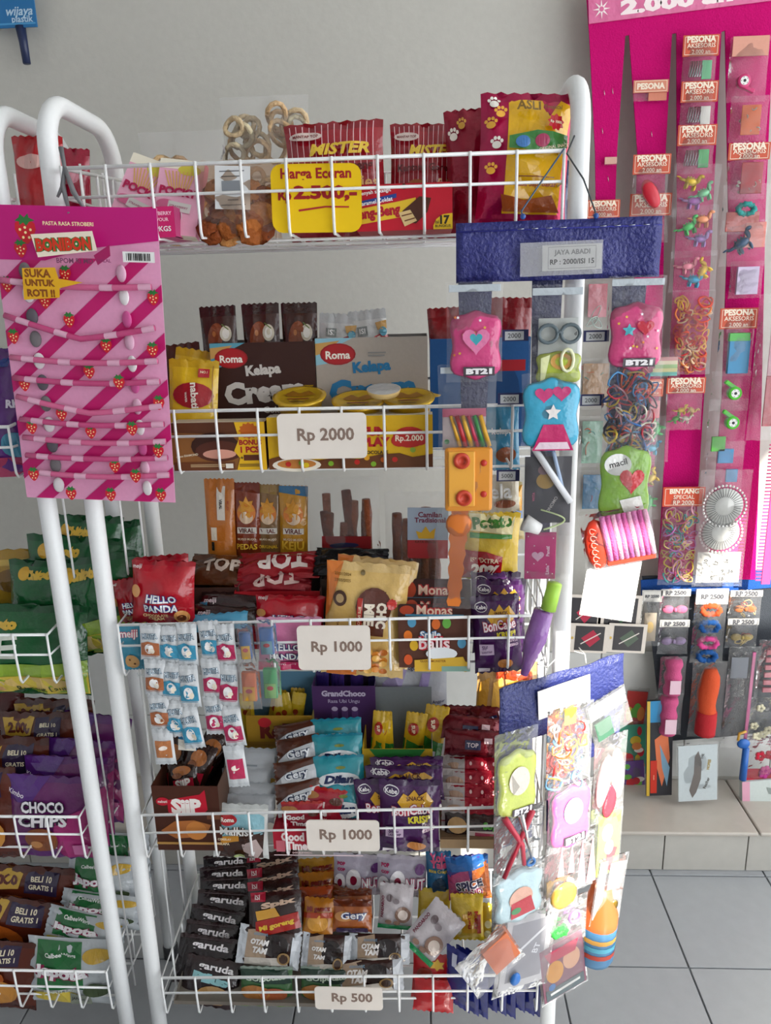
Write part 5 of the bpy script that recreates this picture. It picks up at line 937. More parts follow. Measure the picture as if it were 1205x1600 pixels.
def wp(label, name, x0, y0, x1, y1, Y=1.925, head=True, rot=0, t=.016, haze=.035, tint='#ffffff', cat='toy packet', group=None, yaw=0, tilt=0):
    fr = place(x0, y0, x1, y1, Y, tilt, rot, yaw); o = clear_bag(name, label, cat, fr, t, tint, haze, group, n=8)
    if head: header(o, fr, PES, frac=head if isinstance(head, float) else .32)
    return o, fr
GP = 'packets on the magenta display'
def pinpack(label, b, piece, y=0):
    o, fr = wp(label, 'pin_packet', *b, Y=1.93, head=.42, cat='packet', group=GP); pins(o, fr, 7, .18); slab(o, fr, .58, .12, .86, .5, piece, .004, 'plastic', nm='sewing_piece')
pinpack('header-carded packet of safety pins with a green piece, top of the third tail', (1066, 56, 1120, 134), '#6ac08a')
pinpack('header-carded packet of safety pins with a white piece, second on the third tail', (1063, 128, 1118, 205), '#dedad2')
pinpack('header-carded packet of safety pins with a bright green piece, third on the third tail', (1058, 196, 1116, 272), '#3fae5c')
o, fr = wp('plain pink packet with a football-marked pink whistle, top of the fourth tail', 'whistle_packet', 1138, 58, 1200, 160, Y=1.93, head=.0, group=GP); header(o, fr, [], '#d89a86', frac=.3, over=.9); whistle(o, -.1*fr.w, .32*fr.h, .03, '#c9306e', 205)
o, fr = wp('packet with an orange and silver ribbon charm on the fourth tail', 'charm_packet', 1140, 150, 1200, 222, head=0.0, group=GP); slab(o, fr, .3, .15, .8, .8, '#dd6a26', .003, 'plastic', nm='ribbon'); bands(o, fr, ['#c9c4b8'], 8, 3, .004, .0012, .2, .8, 'bead')
o, fr = wp('header-carded packet with a red and silver ribbon charm on the fourth tail', 'charm_packet', 1136, 224, 1198, 312, head=.3, group=GP); slab(o, fr, .36, .1, .9, .66, '#b31a26', .003, 'plastic', nm='ribbon'); bands(o, fr, ['#c9c4b8'], 8, 4, .004, .0012, .12, .6, 'bead')
o, fr = wp('packet with a teal and red toy ring on the fourth tail', 'toy_packet', 1128, 288, 1202, 366, head=0.0, group=GP); scrunchie(o, 0, fr.h*.5, .018, '#3f9a94'); slab(o, fr, .1, .05, .8, .45, '#c2463c', .003, 'film', nm='toy_sheet')
o, fr = wp('packet with a dark blue toy on the fourth tail', 'toy_packet', 1126, 344, 1198, 416, head=0.0, group=GP); animal(o, -.005, fr.h*.5, .04, '#2f4a66', -30); slab(o, fr, .5, .4, .95, .95, '#d8786a', .003, 'film', nm='toy_sheet')
o, fr = wp('packet with a clear square box on the fourth tail', 'toy_packet', 1140, 408, 1192, 466, head=0.0, group=GP); slab(o, fr, .2, .1, .85, .85, '#b9a8c4', .008, 'film', nm='small_box')
o, fr = wp('header-carded packet with a blue and green sharpener box', 'sharpener_packet', 1122, 482, 1178, 588, head=.3, group=GP); slab(o, fr, .3, .04, .88, .55, '#2f86b4', .012, 'plastic', nm='box_body'); slab(o, fr, .28, .52, .86, .64, '#4fae4a', .013, 'plastic', nm='box_lid')
o, fr = wp('packet with a bright green football whistle, upper of two', 'whistle_packet', 1110, 580, 1172, 642, head=0.0, group=GP); whistle(o, .1*fr.w, .45*fr.h, .034, '#4fc02e', 35)
o, fr = wp('packet with a bright green football whistle, lower of two', 'whistle_packet', 1104, 624, 1166, 714, head=0.0, group=GP); whistle(o, .12*fr.w, .6*fr.h, .034, '#4fc02e', 35); slab(o, fr, .15, .1, .5, .36, '#56b83a', .006, 'plastic', nm='toy_leaf')
o, fr = wp('packet with small blue toys under the green whistles', 'toy_packet', 1102, 690, 1162, 764, head=0.0, group=GP); slab(o, fr, .3, .55, .7, .85, '#2f8ec4', .006, 'plastic', nm='toy_block'); slab(o, fr, .55, .15, .85, .42, '#2f8ec4', .006, 'plastic', nm='toy_block')
for lb, b, an in (('packet of toy animals in yellow, mint and purple below the pin packets', (1050, 256, 1124, 340), (('#d8b838', -.012, .66, 15), ('#7ac090', .016, .45, -20), ('#a06aa8', -.002, .3, 5))), ('packet of toy animals in green, orange and purple', (1050, 322, 1122, 402), (('#56b868', -.014, .6, -15), ('#e0926a', .014, .72, 5), ('#9a7ab0', .01, .35, 8))), ('packet of toy animals in pink, yellow and blue', (1046, 392, 1120, 456), (('#e08a9a', -.012, .62, 0), ('#e0b840', .02, .5, -60), ('#3a96b8', .002, .3, 10)))):
    o, fr = wp(lb, 'toy_packet', *b, head=0.0, rot=R.uniform(-3, 3), group=GP)
    for c, x, z, r_ in an: animal(o, x*1.1, z*fr.h, .031, c, r_)
o, fr = wp('wide packet stuffed with red and orange rubber bands', 'rubber_band_packet', 1046, 454, 1114, 586, head=0.0, t=.02, group=GP); bands(o, fr, ['#c9302a', '#e07a3a', '#e8b04a', '#d8482e', '#efc9a0', '#c9241e'], 80, 5, .013, .0022, .08, .9)
o, fr = wp('header-carded packet with white and yellow toy planes', 'toy_packet', 1040, 590, 1098, 672, head=.3, group=GP)
for k in range(4): animal(o, -.018+.012*k, fr.h*(.22+.16*(k % 2)), .02, ('#5a9a4a', '#e0c048', '#d8d0c0', '#c9a868')[k], -25+20*k)
o, fr = wp('header-carded packet of mixed pastel rubber bands beside the pin discs', 'rubber_band_packet', 1032, 762, 1094, 915, head=0.0, t=.02, group=GP); header(o, fr, [('BINTANG', .7), ('SPECIAL', .5), ('RP 2000', .5)], '#d8502e', frac=.19); bands(o, fr, ['#b870b0', '#e0c048', '#56a8a8', '#e0a0b0', '#d8b878', '#c9487a'], 80, 6, .013, .002, .05, .78)
o, fr = wp('torn half-empty header card stapled on the second tail', 'torn_header', 990, 126, 1042, 158, Y=1.943, head=0.0, t=.002, group=GP); header(o, fr, [('PESONA', .8)], '#d88a70', frac=.6); slab(o, fr, .45, .0, 1.0, .4, '#cf8068', .001, 'card', nm='torn_flap')
o, fr = wp('header-carded packet with a crimson hair clip on the second tail', 'clip_packet', 988, 242, 1044, 338, head=.32, group=GP); b_ = MB(); b_.ell((.002, -.004, fr.h*.36), (.018, .008, .034), mat('#c2142e', 'plastic'), Matrix.Rotation(-.5, 3, 'Y')); part('hair_clip', b_, o)
o, fr = wp('header-carded packet mostly hidden above the navy header on the second tail', 'clip_packet', 984, 303, 1046, 380, Y=1.935, head=.45, group=GP); b_ = MB(); b_.ell((0, -.004, fr.h*.3), (.018, .008, .02), mat('#b01a2a', 'plastic')); part('hair_clip', b_, o)
o, fr = wp('header-carded packet hidden behind the navy header on the first tail', 'clip_packet', 916, 313, 966, 380, Y=1.935, head=.42, group=GP); slab(o, fr, .2, .1, .8, .5, '#b83a5a', .005, 'film', nm='toy_sheet')
o, fr = wp('tiny torn scrap of header card on the first tail', 'torn_header', 945, 246, 963, 258, Y=1.945, head=0.0, t=.002, group=GP); header(o, fr, [], '#d8a898', frac=.9)
# packets between the navy display and the third tail
o, fr = wp('packet of green and blue toy animals right of the rubber bands', 'toy_packet', 990, 650, 1046, 722, Y=1.94, head=0.0, group=GP); animal(o, .012, .7*fr.h, .03, '#6ac07a', -70); animal(o, 0, .3*fr.h, .03, '#3a9ab8', 0)
o, fr = wp('packet of yellow and green toy animals beside the green heart card', 'toy_packet', 984, 720, 1036, 812, Y=1.94, head=0.0, group=GP); animal(o, .01, .7*fr.h, .03, '#d8b85a', -40); animal(o, .01, .3*fr.h, .03, '#6ab87a', -80)
o, fr = wp('packet with a folded pastel paper fan beside the pink cushion packet', 'toy_packet', 1012, 545, 1064, 590, Y=1.905, head=0.0, group=GP)
for k in range(5): slab(o, fr, .1+.06*k, .06+.13*k, .9, .2+.13*k, ('#7ac0b8', '#e0d8a0', '#a8c890', '#e8dcc0', '#d8a0a0')[k], .002, 'paper', nm='paper_fold')
o, fr = wp('header-carded packet pair with red headers right of the rubber-band packet', 'clip_packet', 1008, 592, 1034, 660, Y=1.915, head=.4, group=GP); slab(o, fr, .1, .1, .9, .5, '#c23a4a', .004, 'film', nm='toy_sheet')
o, fr = wp('packet with clear cord behind the middle strip of the navy display', 'toy_packet', 905, 440, 950, 520, Y=2.01, head=0.0, group=GP); slab(o, fr, .3, .3, .95, .95, '#d07a86', .003, 'film', nm='toy_sheet'); bands(o, fr, ['#c9dcd4'], 4, 9, .016, .0012)
for k, (b, c) in enumerate((((905, 560, 955, 640), '#b8926a'), ((905, 650, 945, 730), '#8ab09a'), ((906, 735, 950, 800), '#3f7aa0'))):
    o, fr = wp('packet glimpsed between the middle and right strips of the navy display, %s' % ('upper', 'middle', 'lower')[k], 'toy_packet', *b, Y=2.01, head=0.0, group=GP); slab(o, fr, .1, .08, .9, .9, c, .003, 'film', nm='insert_card'); bands(o, fr, ['#5aa8a0', '#d8684a', '#e0d0b0'], 5, 20+k, .012, .001)
# right edge
o, fr = wp('large clear packet cut off by the right edge beside the sharpener box', 'toy_packet', 1176, 462, 1252, 690, Y=1.90, head=0.0, t=.02, group=GP); slab(o, fr, .3, .1, .9, .45, '#c23a48', .004, 'film', nm='toy_sheet'); slab(o, fr, .3, .45, .9, .9, '#d8a0a8', .003, 'film', nm='toy_sheet')
c = MB(); fr = place(1192, 690, 1232, 915, 1.90); c.box((-fr.w*.1, 0, fr.h/2), (fr.w*.35, .004, fr.h), mat('#d0457c', 'plastic'))
root = empty('pink_comb', fr.mw); tag(root, 'tall pink comb at the right edge of the photo', 'comb'); part('comb_spine', c, root)
for k in range(40):
    q = MB(); q.box((-fr.w*.36, 0, fr.h*(.03+.024*k)), (fr.w*.3, .002, fr.h*.011), mat('#d0457c', 'plastic')); part('comb_tooth', q, root)
# pin discs with a numbered card
o, fr = wp('clear packet with two white pin discs and a numbered card', 'pin_disc_packet', 1088, 736, 1168, 918, Y=1.91, head=0.0, t=.012, group=GP)
def disc(x, z, r, y):
    d = MB(); d.lathe([(0, -.001), (r*.82, -.001), (r*.82, .001), (0, .001)], mat('#cfcfca', 'card'), (x, y, z), 28, Matrix.Rotation(math.pi/2, 3, 'X')); p = part('pin_disc', d, o)
    for k in range(36):
        a = 2*math.pi*k/36; e1 = MB(); e1.ell((x+r*.94*math.cos(a), y, z+r*.94*math.sin(a)), (r*.062,)*3, mat('#e4e2de', 'plastic'), None, 6, 4); e1.tube([(x+r*.42*math.cos(a), y-.0018, z+r*.42*math.sin(a)), (x+r*.9*math.cos(a), y-.0008, z+r*.9*math.sin(a))], .0006, mat('#5a5a5c', 'metal'), 4); part('pin', e1, p)
disc(0, fr.h*.70, fr.w*.44, -.004); disc(-.001, fr.h*.47, fr.w*.44, .001)
slab(o, fr, .08, .03, .94, .30, '#c9c6c0', .001, 'paper', [T('10', .2, .3, .1, '#333333', bold=.03, rot=80), T('17', .45, .35, .1, '#333333', bold=.03, rot=80), T('24', .68, .3, .1, '#333333', bold=.03, rot=80), T('9', .6, .62, .06, '#333333'), T('16', .8, .62, .1, '#333333'), T('5', .36, .85, .06, '#333333'), T('16', .6, .86, .1, '#333333')], nm='number_card', y=.004)

# ---------------------------------------------------------------- lower wall display
dk = felt('hair_tie_display', 'dark hanging display with a blue top band below the magenta felt', [(1003, 900), (1232, 896), (1228, 930), (1222, 1140), (1140, 1150), (1036, 1158), (1010, 930)], 1.965, '#34383e', 'fabric', 'display')
fr = quad((1002, 899), (1235, 894), (1235, 922), (1002, 928), 1.958); hb = MB(); hb.box((0, 0, fr.h/2), (fr.w, .004, fr.h), mat('#1f4f9a', 'fabric')); hp = hb.obj('top_band', dk); hp.matrix_parent_inverse = dk.matrix_world.inverted(); hp.matrix_world = fr.mw
HD = [('RP 2500', .7)]; GH = 'packets on the dark hair-tie display'
def hp_(label, name, b, Y=1.935, cat='hair packet', rot=0, hd=True, **k):
    fr = place(*b, Y, 0, rot); o = clear_bag(name, label, cat, fr, .02, '#ffffff', .04, GH, n=8)
    if hd: header(o, fr, HD, '#d6d3cc', '#55555a', .2, .96)
    return o, fr
o, fr = hp_('packet with a dusty pink hair bow, upper of the left pair', 'bow_packet', (1030, 920, 1078, 972)); bowtie(o, 0, fr.h*.4, .034, '#b8607e')
o, fr = hp_('packet with a grey-lilac hair bow, lower of the left pair', 'bow_packet', (1028, 968, 1076, 1022)); bowtie(o, 0, fr.h*.4, .034, '#8a7a96')
o, fr = hp_('tall packet of orange, blue and pink hair ties', 'hair_tie_packet', (1082, 920, 1134, 1036)); 
for z, c_ in ((.72, '#c9502a'), (.5, '#1f5290'), (.28, '#d0488a'), (.1, '#1f5290')): scrunchie(o, 0, fr.h*z, .022, c_)
for k, b in enumerate(((1138, 922, 1190, 968), (1134, 966, 1184, 1012))):
    o, fr = hp_('packet with a gold and red hair charm, %s of the right pair' % ('upper', 'lower')[k], 'charm_packet', b); bowtie(o, 0, fr.h*.38, .03, ('#a8623a', '#a8945a')[k]); bands(o, fr, ['#c9b070', '#8a3a2a'], 5, 40+k, .008, .0014, .15, .6, 'bead')
o, fr = hp_('packet with a small gold jewel beside the orange hair ties', 'charm_packet', (1000, 922, 1032, 1010)); slab(o, fr, .2, .1, .8, .6, '#a89a86', .004, 'card', [E(.5, .5, .3, .2, '#c9a860')])
for k, b in enumerate(((1030, 1026, 1072, 1086), (1022, 1084, 1066, 1148))):
    o, fr = hp_('packet with a pink towel-like roll, %s' % ('upper', 'lower')[k], 'roll_packet', b, hd=False); q = MB(); q.tube([(0, -.003, fr.h*(.06+.11*i)) for i in range(9)], [.022+.003*math.sin(i*2) for i in range(9)], mat('#c0527e', 'fabric'), 10); part('pink_roll', q, o); slab(o, fr, .3, .15, .7, .5, '#d8b8c4', .001, 'paper', nm='roll_label', y=-.03)
o, fr = hp_('long packet with an orange-red knitted pouch', 'pouch_packet', (1078, 1034, 1132, 1152), hd=False); q = MB(); q.tube([(.003*math.sin(i), -.003, fr.h*(.08+.092*i)) for i in range(10)], [.022, .026, .026, .025, .024, .026, .027, .026, .024, .016], mat('#c9502c', 'fabric'), 12); part('pouch', q, o); q = MB(); q.tube([(.0, -.004, fr.h*(.06+.05*i)) for i in range(7)], [.0275]*7, mat('#b32a30', 'fabric'), 12); part('pouch_band', q, o)
o, fr = hp_('tall glossy empty-looking clear packet with a pink edge strip', 'strip_packet', (1132, 1012, 1184, 1170), hd=False); slab(o, fr, .7, .05, .8, .95, '#b84a82', .003, 'plastic', nm='edge_strip'); slab(o, fr, .1, .7, .6, .9, '#8a8f98', .002, 'card', nm='insert_card')
o, fr = hp_('packet with pink ridged clips at the right edge', 'clip_packet', (1182, 1000, 1232, 1090), hd=False)
for k in range(6): slab(o, fr, .25, .1+.13*k, .8, .18+.13*k, '#c9707e', .006, 'plastic', nm='clip_ridge')
o, fr = hp_('packet with cream flowers at the right edge', 'flower_packet', (1165, 1090, 1232, 1165), hd=False); q_ = random.Random(4)
for k in range(9):
    q = MB(); x, z = q_.uniform(-.35, .35)*fr.w, q_.uniform(.15, .85)*fr.h
    for j in range(5): q.ell((x+.007*math.cos(j*1.257), -.006, z+.007*math.sin(j*1.257)), (.006, .003, .006), mat('#d8d2b4', 'fabric'), None, 6, 4)
    part('flower', q, o)
o, fr = hp_('packet with pink and red flowers near the floor at the right edge', 'flower_packet', (1158, 1150, 1235, 1222), hd=False)
for k in range(8):
    q = MB(); x, z = q_.uniform(-.35, .35)*fr.w, q_.uniform(.15, .85)*fr.h
    for j in range(5): q.ell((x+.009*math.cos(j*1.257), -.006, z+.009*math.sin(j*1.257)), (.008, .003, .008), mat(('#b83a8a', '#c2203a', '#d86aa0')[k % 3], 'fabric'), None, 6, 4)
    part('flower', q, o)
slab(o, fr, .05, .0, .95, .3, '#b81a34', .003, 'film', nm='insert_card')
# tool, cards and books resting on the ledge
fr = place(1150, 1150, 1174, 1218, 1.925); q = MB(); root = empty('blue_tool', fr.mw); tag(root, 'blue plastic tool with a hooked head hanging above the ledge', 'tool'); q.tube([(.004, 0, 0), (.004, 0, fr.h*.72)], [.010, .009], mat('#1f5fae', 'plastic'), 10); part('tool_handle', q, root); q = MB(); q.ell((-.004, 0, fr.h*.82), (.018, .007, .015), mat('#1f5fae', 'plastic')); q.tube([(-.02, 0, fr.h*.9), (-.018, 0, fr.h*1.05), (0, 0, fr.h*1.1)], .004, mat('#c99a3a', 'plastic'), 6); part('tool_head', q, root)
fr = quad((1056, 1160), (1124, 1160), (1122, 1247), (1058, 1257), 1.90, 1.90); o = clear_bag('card_packet', 'grey card with a feather drawing in a clear sleeve on the ledge', 'card', fr, .006, haze=.04, n=8); slab(o, fr, .04, .02, .96, .96, '#b9c2c4', .002, 'card', [PG([(.36, .94), (.28, .8), (.4, .5), (.42, .2), (.52, .1), (.6, .3), (.58, .6), (.46, .84)], '#6a6460'), T('THE', .62, .2, .16, '#3a3a3a', rot=80), T('HOPES', .78, .35, .3, '#a08a4a', bold=.04, rot=80), T('Feather', .72, .68, .34, '#5a5650', rot=70)])
fr = quad((1010, 1098), (1054, 1092), (1048, 1240), (1012, 1246), 1.93); flatcard('book', 'yellow-edged black picture book standing on the ledge', 'book', fr, '#2f2f34', [B(0, 0, 1, .22, '#2a86b8'), B(0, 0, .12, 1, '#c9a83a'), PG([(.3, .4), (.8, .3), (.9, .6), (.6, .9), (.4, .7)], '#d8744a'), PG([(.5, .45), (.9, .7), (.8, .9), (.6, .7)], '#7aa0b8'), B(.15, .62, .4, .97, '#c2301e'), T('CAPTAIN', .28, .8, .22, '#f2d8b0', rot=90)], .008)
fr = quad((1160, 1222), (1235, 1216), (1235, 1252), (1160, 1258), 1.925); flatcard('book', 'pale book with a pink spine lying at the right end of the ledge', 'book', fr, '#c3ccc8', [B(0, 0, .16, 1, '#d8a0b4'), PG([(.5, .3), (.9, .5), (.85, .75), (.55, .6)], '#8a9490')], .02)
for k, (b, c) in enumerate((((972, 1075, 1008, 1180), '#c9423e'), ((962, 1128, 1012, 1212), '#4aa084'), ((966, 1185, 1010, 1256), '#6a4a8a'))):
    fr = place(*b, 2.018-.008*k, 0, (-4, 4, 6)[k]); o = clear_bag('sticker_packet', ('red and orange comic packet hanging right of the navy lower display', 'green and red comic packet below the red one', 'violet comic packet lowest beside the step')[k], 'sticker packet', fr, .006, haze=.05, n=8)
    q2 = random.Random(k); slab(o, fr, .06, .03, .94, .95, c, .002, 'card', [E(q2.uniform(.15, .85), q2.uniform(.1, .9), q2.uniform(.08, .22), q2.uniform(.05, .12), q2.choice(('#d8b83a', '#e8e0d8', '#3f8ab8', '#c2303a', '#6ab04a', '#e08a4a'))) for _ in range(14)]+[B(.05, .84, .95, .98, '#b8a8c8')])
# dark earring cards behind the drawing pad
for k, b in enumerate(((884, 930, 940, 985), (936, 930, 1002, 985), (890, 975, 950, 1020), (950, 975, 1010, 1020))):
    fr = place(*b, 1.88-.006*(k // 2), 0, -3); flatcard('earring_card', 'dark patterned clip card behind the drawing sheet, %s' % ('upper left', 'upper right', 'lower left', 'lower right')[k], 'card', fr, '#d8cfc4', [B(.14, .08, .9, .92, '#26242a'), PG([(.3, .5), (.6, .2), (.8, .5), (.55, .8)], ('#b01a40', '#3a5a40', '#a81a3a', '#4a5a4a')[k]), LN(.3, .7, .8, .3, .03, '#d8d0c8'), E(.07, .5, .03, .05, '#c9a84a')], .002)
# ---------------------------------------------------------------- navy woven display on the right frame (upper)
def woven(name, label, hd, legs, tags, Yf, col='#2c2f7d', frs=None):
    pass
UY = 1.172
fr = quad((713, 348), (1035, 338), (1030, 434), (713, 441), UY); disp = empty('woven_display', fr.mw); tag(disp, 'navy woven-plastic hanging display with a JAYA ABADI slip and three strips', 'display')
w, h = fr.w, fr.h
hb = MB(); n = 22; vs = []; fs = []
for j in range(7):
    for i in range(n+1):
        x = (i/n-.5)*w; vs.append((x, .003*math.sin(i*1.1)*(1-j/7)+.002*math.sin(i*.6+j), h*j/6))
for j in range(6):
    for i in range(n): a = j*(n+1)+i; fs.append((a, a+1, a+n+2, a+n+1))
hb.add(vs, fs, mat('#272b74', 'woven'), True); sh = part('header_sheet', hb, disp); sh.modifiers.new('th', 'SOLIDIFY').thickness = .0015
hm = MB(); hm.tube([(-w/2, -.001, h-.012), (0, -.002, h-.012), (w/2, -.001, h-.012)], .0012, mat('#3a3c92', 'fabric'), 5)
hem = part('hem_stitch', hm, disp)
for k, (x0, x1, yb_) in enumerate(((716, 770, 690), (832, 880, 850), (958, 1012, 760))):
    A, B_ = U(x0, 436, UY+.004), U(x1, 436, UY+.004); C = U(x0, yb_, UY+.004); mb = MB(); iw = fr.mw.inverted(); zt, zb = A.z, C.z
    pts = [Vector((A.x, UY+.006, zt)), Vector((B_.x, UY+.006, zt)), Vector((B_.x-.008, UY+.006, zb)), Vector((A.x+.006, UY+.006, zb))]; mb.add([iw @ p for p in pts]+[iw @ (p+Vector((0, .0015, 0))) for p in pts], [(0, 3, 2, 1), (4, 5, 6, 7), (0, 1, 5, 4), (1, 2, 6, 5), (2, 3, 7, 6), (3, 0, 4, 7)], mat('#232756', 'woven')); part('strip', mb, disp)
f2 = quad((813, 379), (943, 375), (941, 428), (813, 432), UY-.007); q = MB(); q.box((0, 0, f2.h/2), (f2.w, .001, f2.h), clear_mat('#ffffff', .22)); sl = q.obj('slip_sleeve', disp); sl.matrix_parent_inverse = disp.matrix_world.inverted(); sl.matrix_world = f2.mw
q = MB(); q.box((f2.w*.13, .001, f2.h*.52), (f2.w*.72, .0008, f2.h*.76), mat('#e2e2e0', 'paper')); ps = part('paper_slip', q, sl)
printed(ps, lambda X, Z, e: Vector((f2.w*.13+X, .0004-e, f2.h*.52+Z)), f2.w*.72, f2.h*.76, [LN(.1, .08, .9, .08, .006, '#707070'), LN(.1, .92, .9, .92, .006, '#707070'), LN(.1, .08, .1, .92, .006, '#707070'), LN(.9, .08, .9, .92, .006, '#707070'), T('JAYA ABADI', .5, .32, .6, '#4a4a4a', bold=.02), T('RP : 2000/ISI 15', .5, .66, .74, '#4a4a4a', bold=.01)], eps=.0003, kind='print', flat=True)
for k in range(4):
    for s_ in (-1, 1):
        q = MB(); q.tube([(s_*w*.2+k*.02, -.0035, h*(.86)), (s_*w*.2+k*.02+.009, -.0035, h*(.865))], .0006, mat('#b8bcc4', 'metal'), 4); part('staple', q, disp)
# strings up to the rail
for nm, lab, pts in (('tie_string', 'blue tie string left of the navy display, knotted on the rail', [U(817, 342, UY-.002), U(815, 330, 1.19), U(835, 300, 1.20), U(882, 232, 1.208)]), ('tie_string', 'dark tie string right of the navy display, running up to the frame corner', [U(931, 341, UY-.002), U(930, 330, 1.185), U(912, 280, 1.195), U(886, 240, 1.205), U(898, 212, 1.215)])):
    q = MB(); q.tube(pts, .0013, mat('#34506a' if lab[0] == 'b' else '#3c4448', 'plastic'), 5); o = q.obj(nm, None); tag(o, lab, 'string')
    q = MB(); q.ell(pts[0]+Vector((0, -.002, .003)), (.004, .003, .004), mat('#24509a', 'plastic')); k2 = part('knot', q, o)
GU = 'packets on the navy display'
def up(label, name, b, head=None, Y=1.158, rot=0, t=.014, haze=.035, cat='toy packet'):
    fr = place(*b, Y, 0, rot); o = clear_bag(name, label, cat, fr, t, '#ffffff', haze, GU, n=10)
    if head: slab(o, fr, .05, .9, .95, .97, '#b9c2c8', .001, 'film', nm='seal_strip', y=-.003)
    return o, fr
def bt(seed, base):
    q = random.Random(seed); d = [PG(starpts(q.uniform(.08, .92), q.uniform(.08, .7), .035, 5, .45, .75), q.choice(('#e8b84a', '#f2e8f0', '#e07a3a'))) for _ in range(10)]
    return d+[B(.26, .80, .86, .93, '#4a4048'), T('BT21', .56, .865, .5, '#f2eef0', bold=.07, h=.085)]
o, fr = up('packet with a pink cushion lettered BT21, top of the left navy strip', 'cushion_packet', (697, 441, 786, 598), True); puffy(o, fr, .06, .02, .98, .72, '#d0407e', bt(1, 0)+[PG(heartpts(.5, .42, .26, .8), '#e07aa8'), PG(heartpts(.5, .4, .12, .8), '#3fa6b4')])
o, fr = up('packet of yellow toy pencils on a pink card on the left strip', 'toy_packet', (684, 570, 776, 706), True, Y=1.164); slab(o, fr, .08, .02, .82, .5, '#d8c8c8', .001, 'card', [B(0, 0, 1, .2, '#d86a8a'), E(.1, .8, .06, .06, '#4a9a5a')], y=.0)
for k in range(6):
    q = MB(); x = (-.28+.1*k)*fr.w; q.tube([(x, -.004, fr.h*.42), (x+.014, -.004, fr.h*.06)], .0036 if k % 3 else .003, mat(('#dca62e', '#c2303a', '#e0b03a', '#c93a5a', '#3f8a4a', '#dca62e')[k], 'plastic'), 7); part('toy_pencil', q, o)
o, fr = up('packet with an orange cassette-shaped toy on the left strip', 'toy_packet', (690, 690, 776, 805), None, Y=1.152); slab(o, fr, .06, .06, .92, .92, '#e0922e', .012, 'plastic', nm='toy_body', bev=.005); slab(o, fr, .12, .14, .6, .88, '#eaa83e', .004, 'plastic', nm='toy_face', y=-.010, bev=.002)
for x, z in ((-.14, .76), (-.1, .26)):
    q = MB(); q.lathe([(.0, 0), (.006, 0), (.006, -.002), (.0125, -.002), (.0125, 0)], mat('#c23a1e', 'plastic'), (x*fr.w, -.013, z*fr.h), 16, Matrix.Rotation(-math.pi/2, 3, 'X')); part('toy_reel', q, o)
for z in (.3, .72):
    q = MB(); q.ell((.26*fr.w, -.009, z*fr.h), (.005, .003, .005), mat('#c2301e', 'plastic')); part('toy_button', q, o)
o, fr = up('long packet with an orange wavy-edged comb at the foot of the left strip', 'comb_packet', (680, 790, 748, 952), None, rot=-3); q = MB(); pts = []
for i in range(21): pts.append((-.2*fr.w+.0018*math.sin(i*1.9)+.04*fr.w*(i/20), fr.h*(.96-.93*i/20)))
for i in range(20, -1, -1): pts.append((.22*fr.w-.0018*math.sin(i*1.9)-.1*fr.w*(i/20), fr.h*(.96-.93*i/20)))
q.prism(pts, -.004, .001, mat('#d9772a', 'plastic')); part('toy_comb', q, o)
q = MB(); q.ell((0, -.003, fr.h*.82), (.3*fr.w, .004, .12*fr.h), mat('#d9772a', 'plastic')); part('comb_head', q, o)
# middle strip
o, fr = up('packet with grey toy glasses and a lime card, top of the middle strip', 'glasses_packet', (826, 446, 912, 606), True); slab(o, fr, .18, .3, .9, .68, '#cfd4d0', .001, 'card', [T('d', .94, .4, .06, '#333333')], y=.002)
puffy(o, fr, .14, .02, .98, .36, '#b3c23a', [E(.55, .3, .24, .24, '#d8a04a'), E(.55, .3, .14, .14, '#b3c23a'), PG([(.1, .2), (.3, .1), (.2, .8), (.1, .9)], '#e8ecb0')], t=.008, nm='lime_card')
for sx in (-.16, .24):
    q = MB(); q.tube([(sx*fr.w+.0135*math.cos(t*.393), -.008, fr.h*.53+.0125*math.sin(t*.393)) for t in range(16)], .0028, mat('#5a686e', 'plastic'), 7, closed=True); part('lens_ring', q, o)
q = MB(); q.tube([(-.02*fr.w, -.008, fr.h*.53), (.04*fr.w, -.009, fr.h*.55), (.1*fr.w, -.008, fr.h*.53)], .0024, mat('#5a686e', 'plastic'), 6); part('glasses_bridge', q, o)
q = MB(); q.tube([(.2*fr.w+.009*math.cos(t*.52), -.009, fr.h*.27+.016*math.sin(t*.52)) for t in range(12)], .0024, mat('#eef0c8', 'plastic'), 6, closed=True); part('toy_ring', q, o)
o, fr = up('packet with a blue cushion and a pink bow shape on the middle strip', 'cushion_packet', (814, 584, 908, 706), None, Y=1.15); puffy(o, fr, .02, .0, .98, .95, '#3fa9cc', [PG(heartpts(.36, .22, .16, .7), '#c93a78'), PG(heartpts(.66, .2, .16, .7), '#c93a78'), PG([(.36, .62), (.7, .62), (.9, .98), (.18, .98)], '#c9266a'), PG([(.3, .86), (.78, .86), (.84, .96), (.22, .96)], '#f0d8e4'), PG(starpts(.52, .46, .14, 5, .5, .8), '#f0ece8')])
o, fr = up('packet with a white pen and a dark card on the middle strip', 'pen_packet', (812, 694, 908, 838), None, Y=1.156); slab(o, fr, .08, .14, .84, .86, '#4a4850', .001, 'card', [T('ONOMO', .6, .72, .4, '#c9c4c4', rot=60), E(.45, .36, .2, .12, '#b08a3a'), T('WITA', .2, .6, .2, '#d86a90', rot=90), E(.4, .2, .12, .07, '#8a6a72')], y=.002)
q = MB(); q.tube([(-.3*fr.w, -.006, fr.h*.97), (.32*fr.w, -.006, fr.h*.38)], .0052, mat('#dfe2e6', 'plastic'), 9); q.tube([(.0*fr.w, -.005, fr.h*.97), (.2*fr.w, -.005, fr.h*.5)], .003, mat('#a8bcd8', 'plastic'), 7); part('toy_pen', q, o)
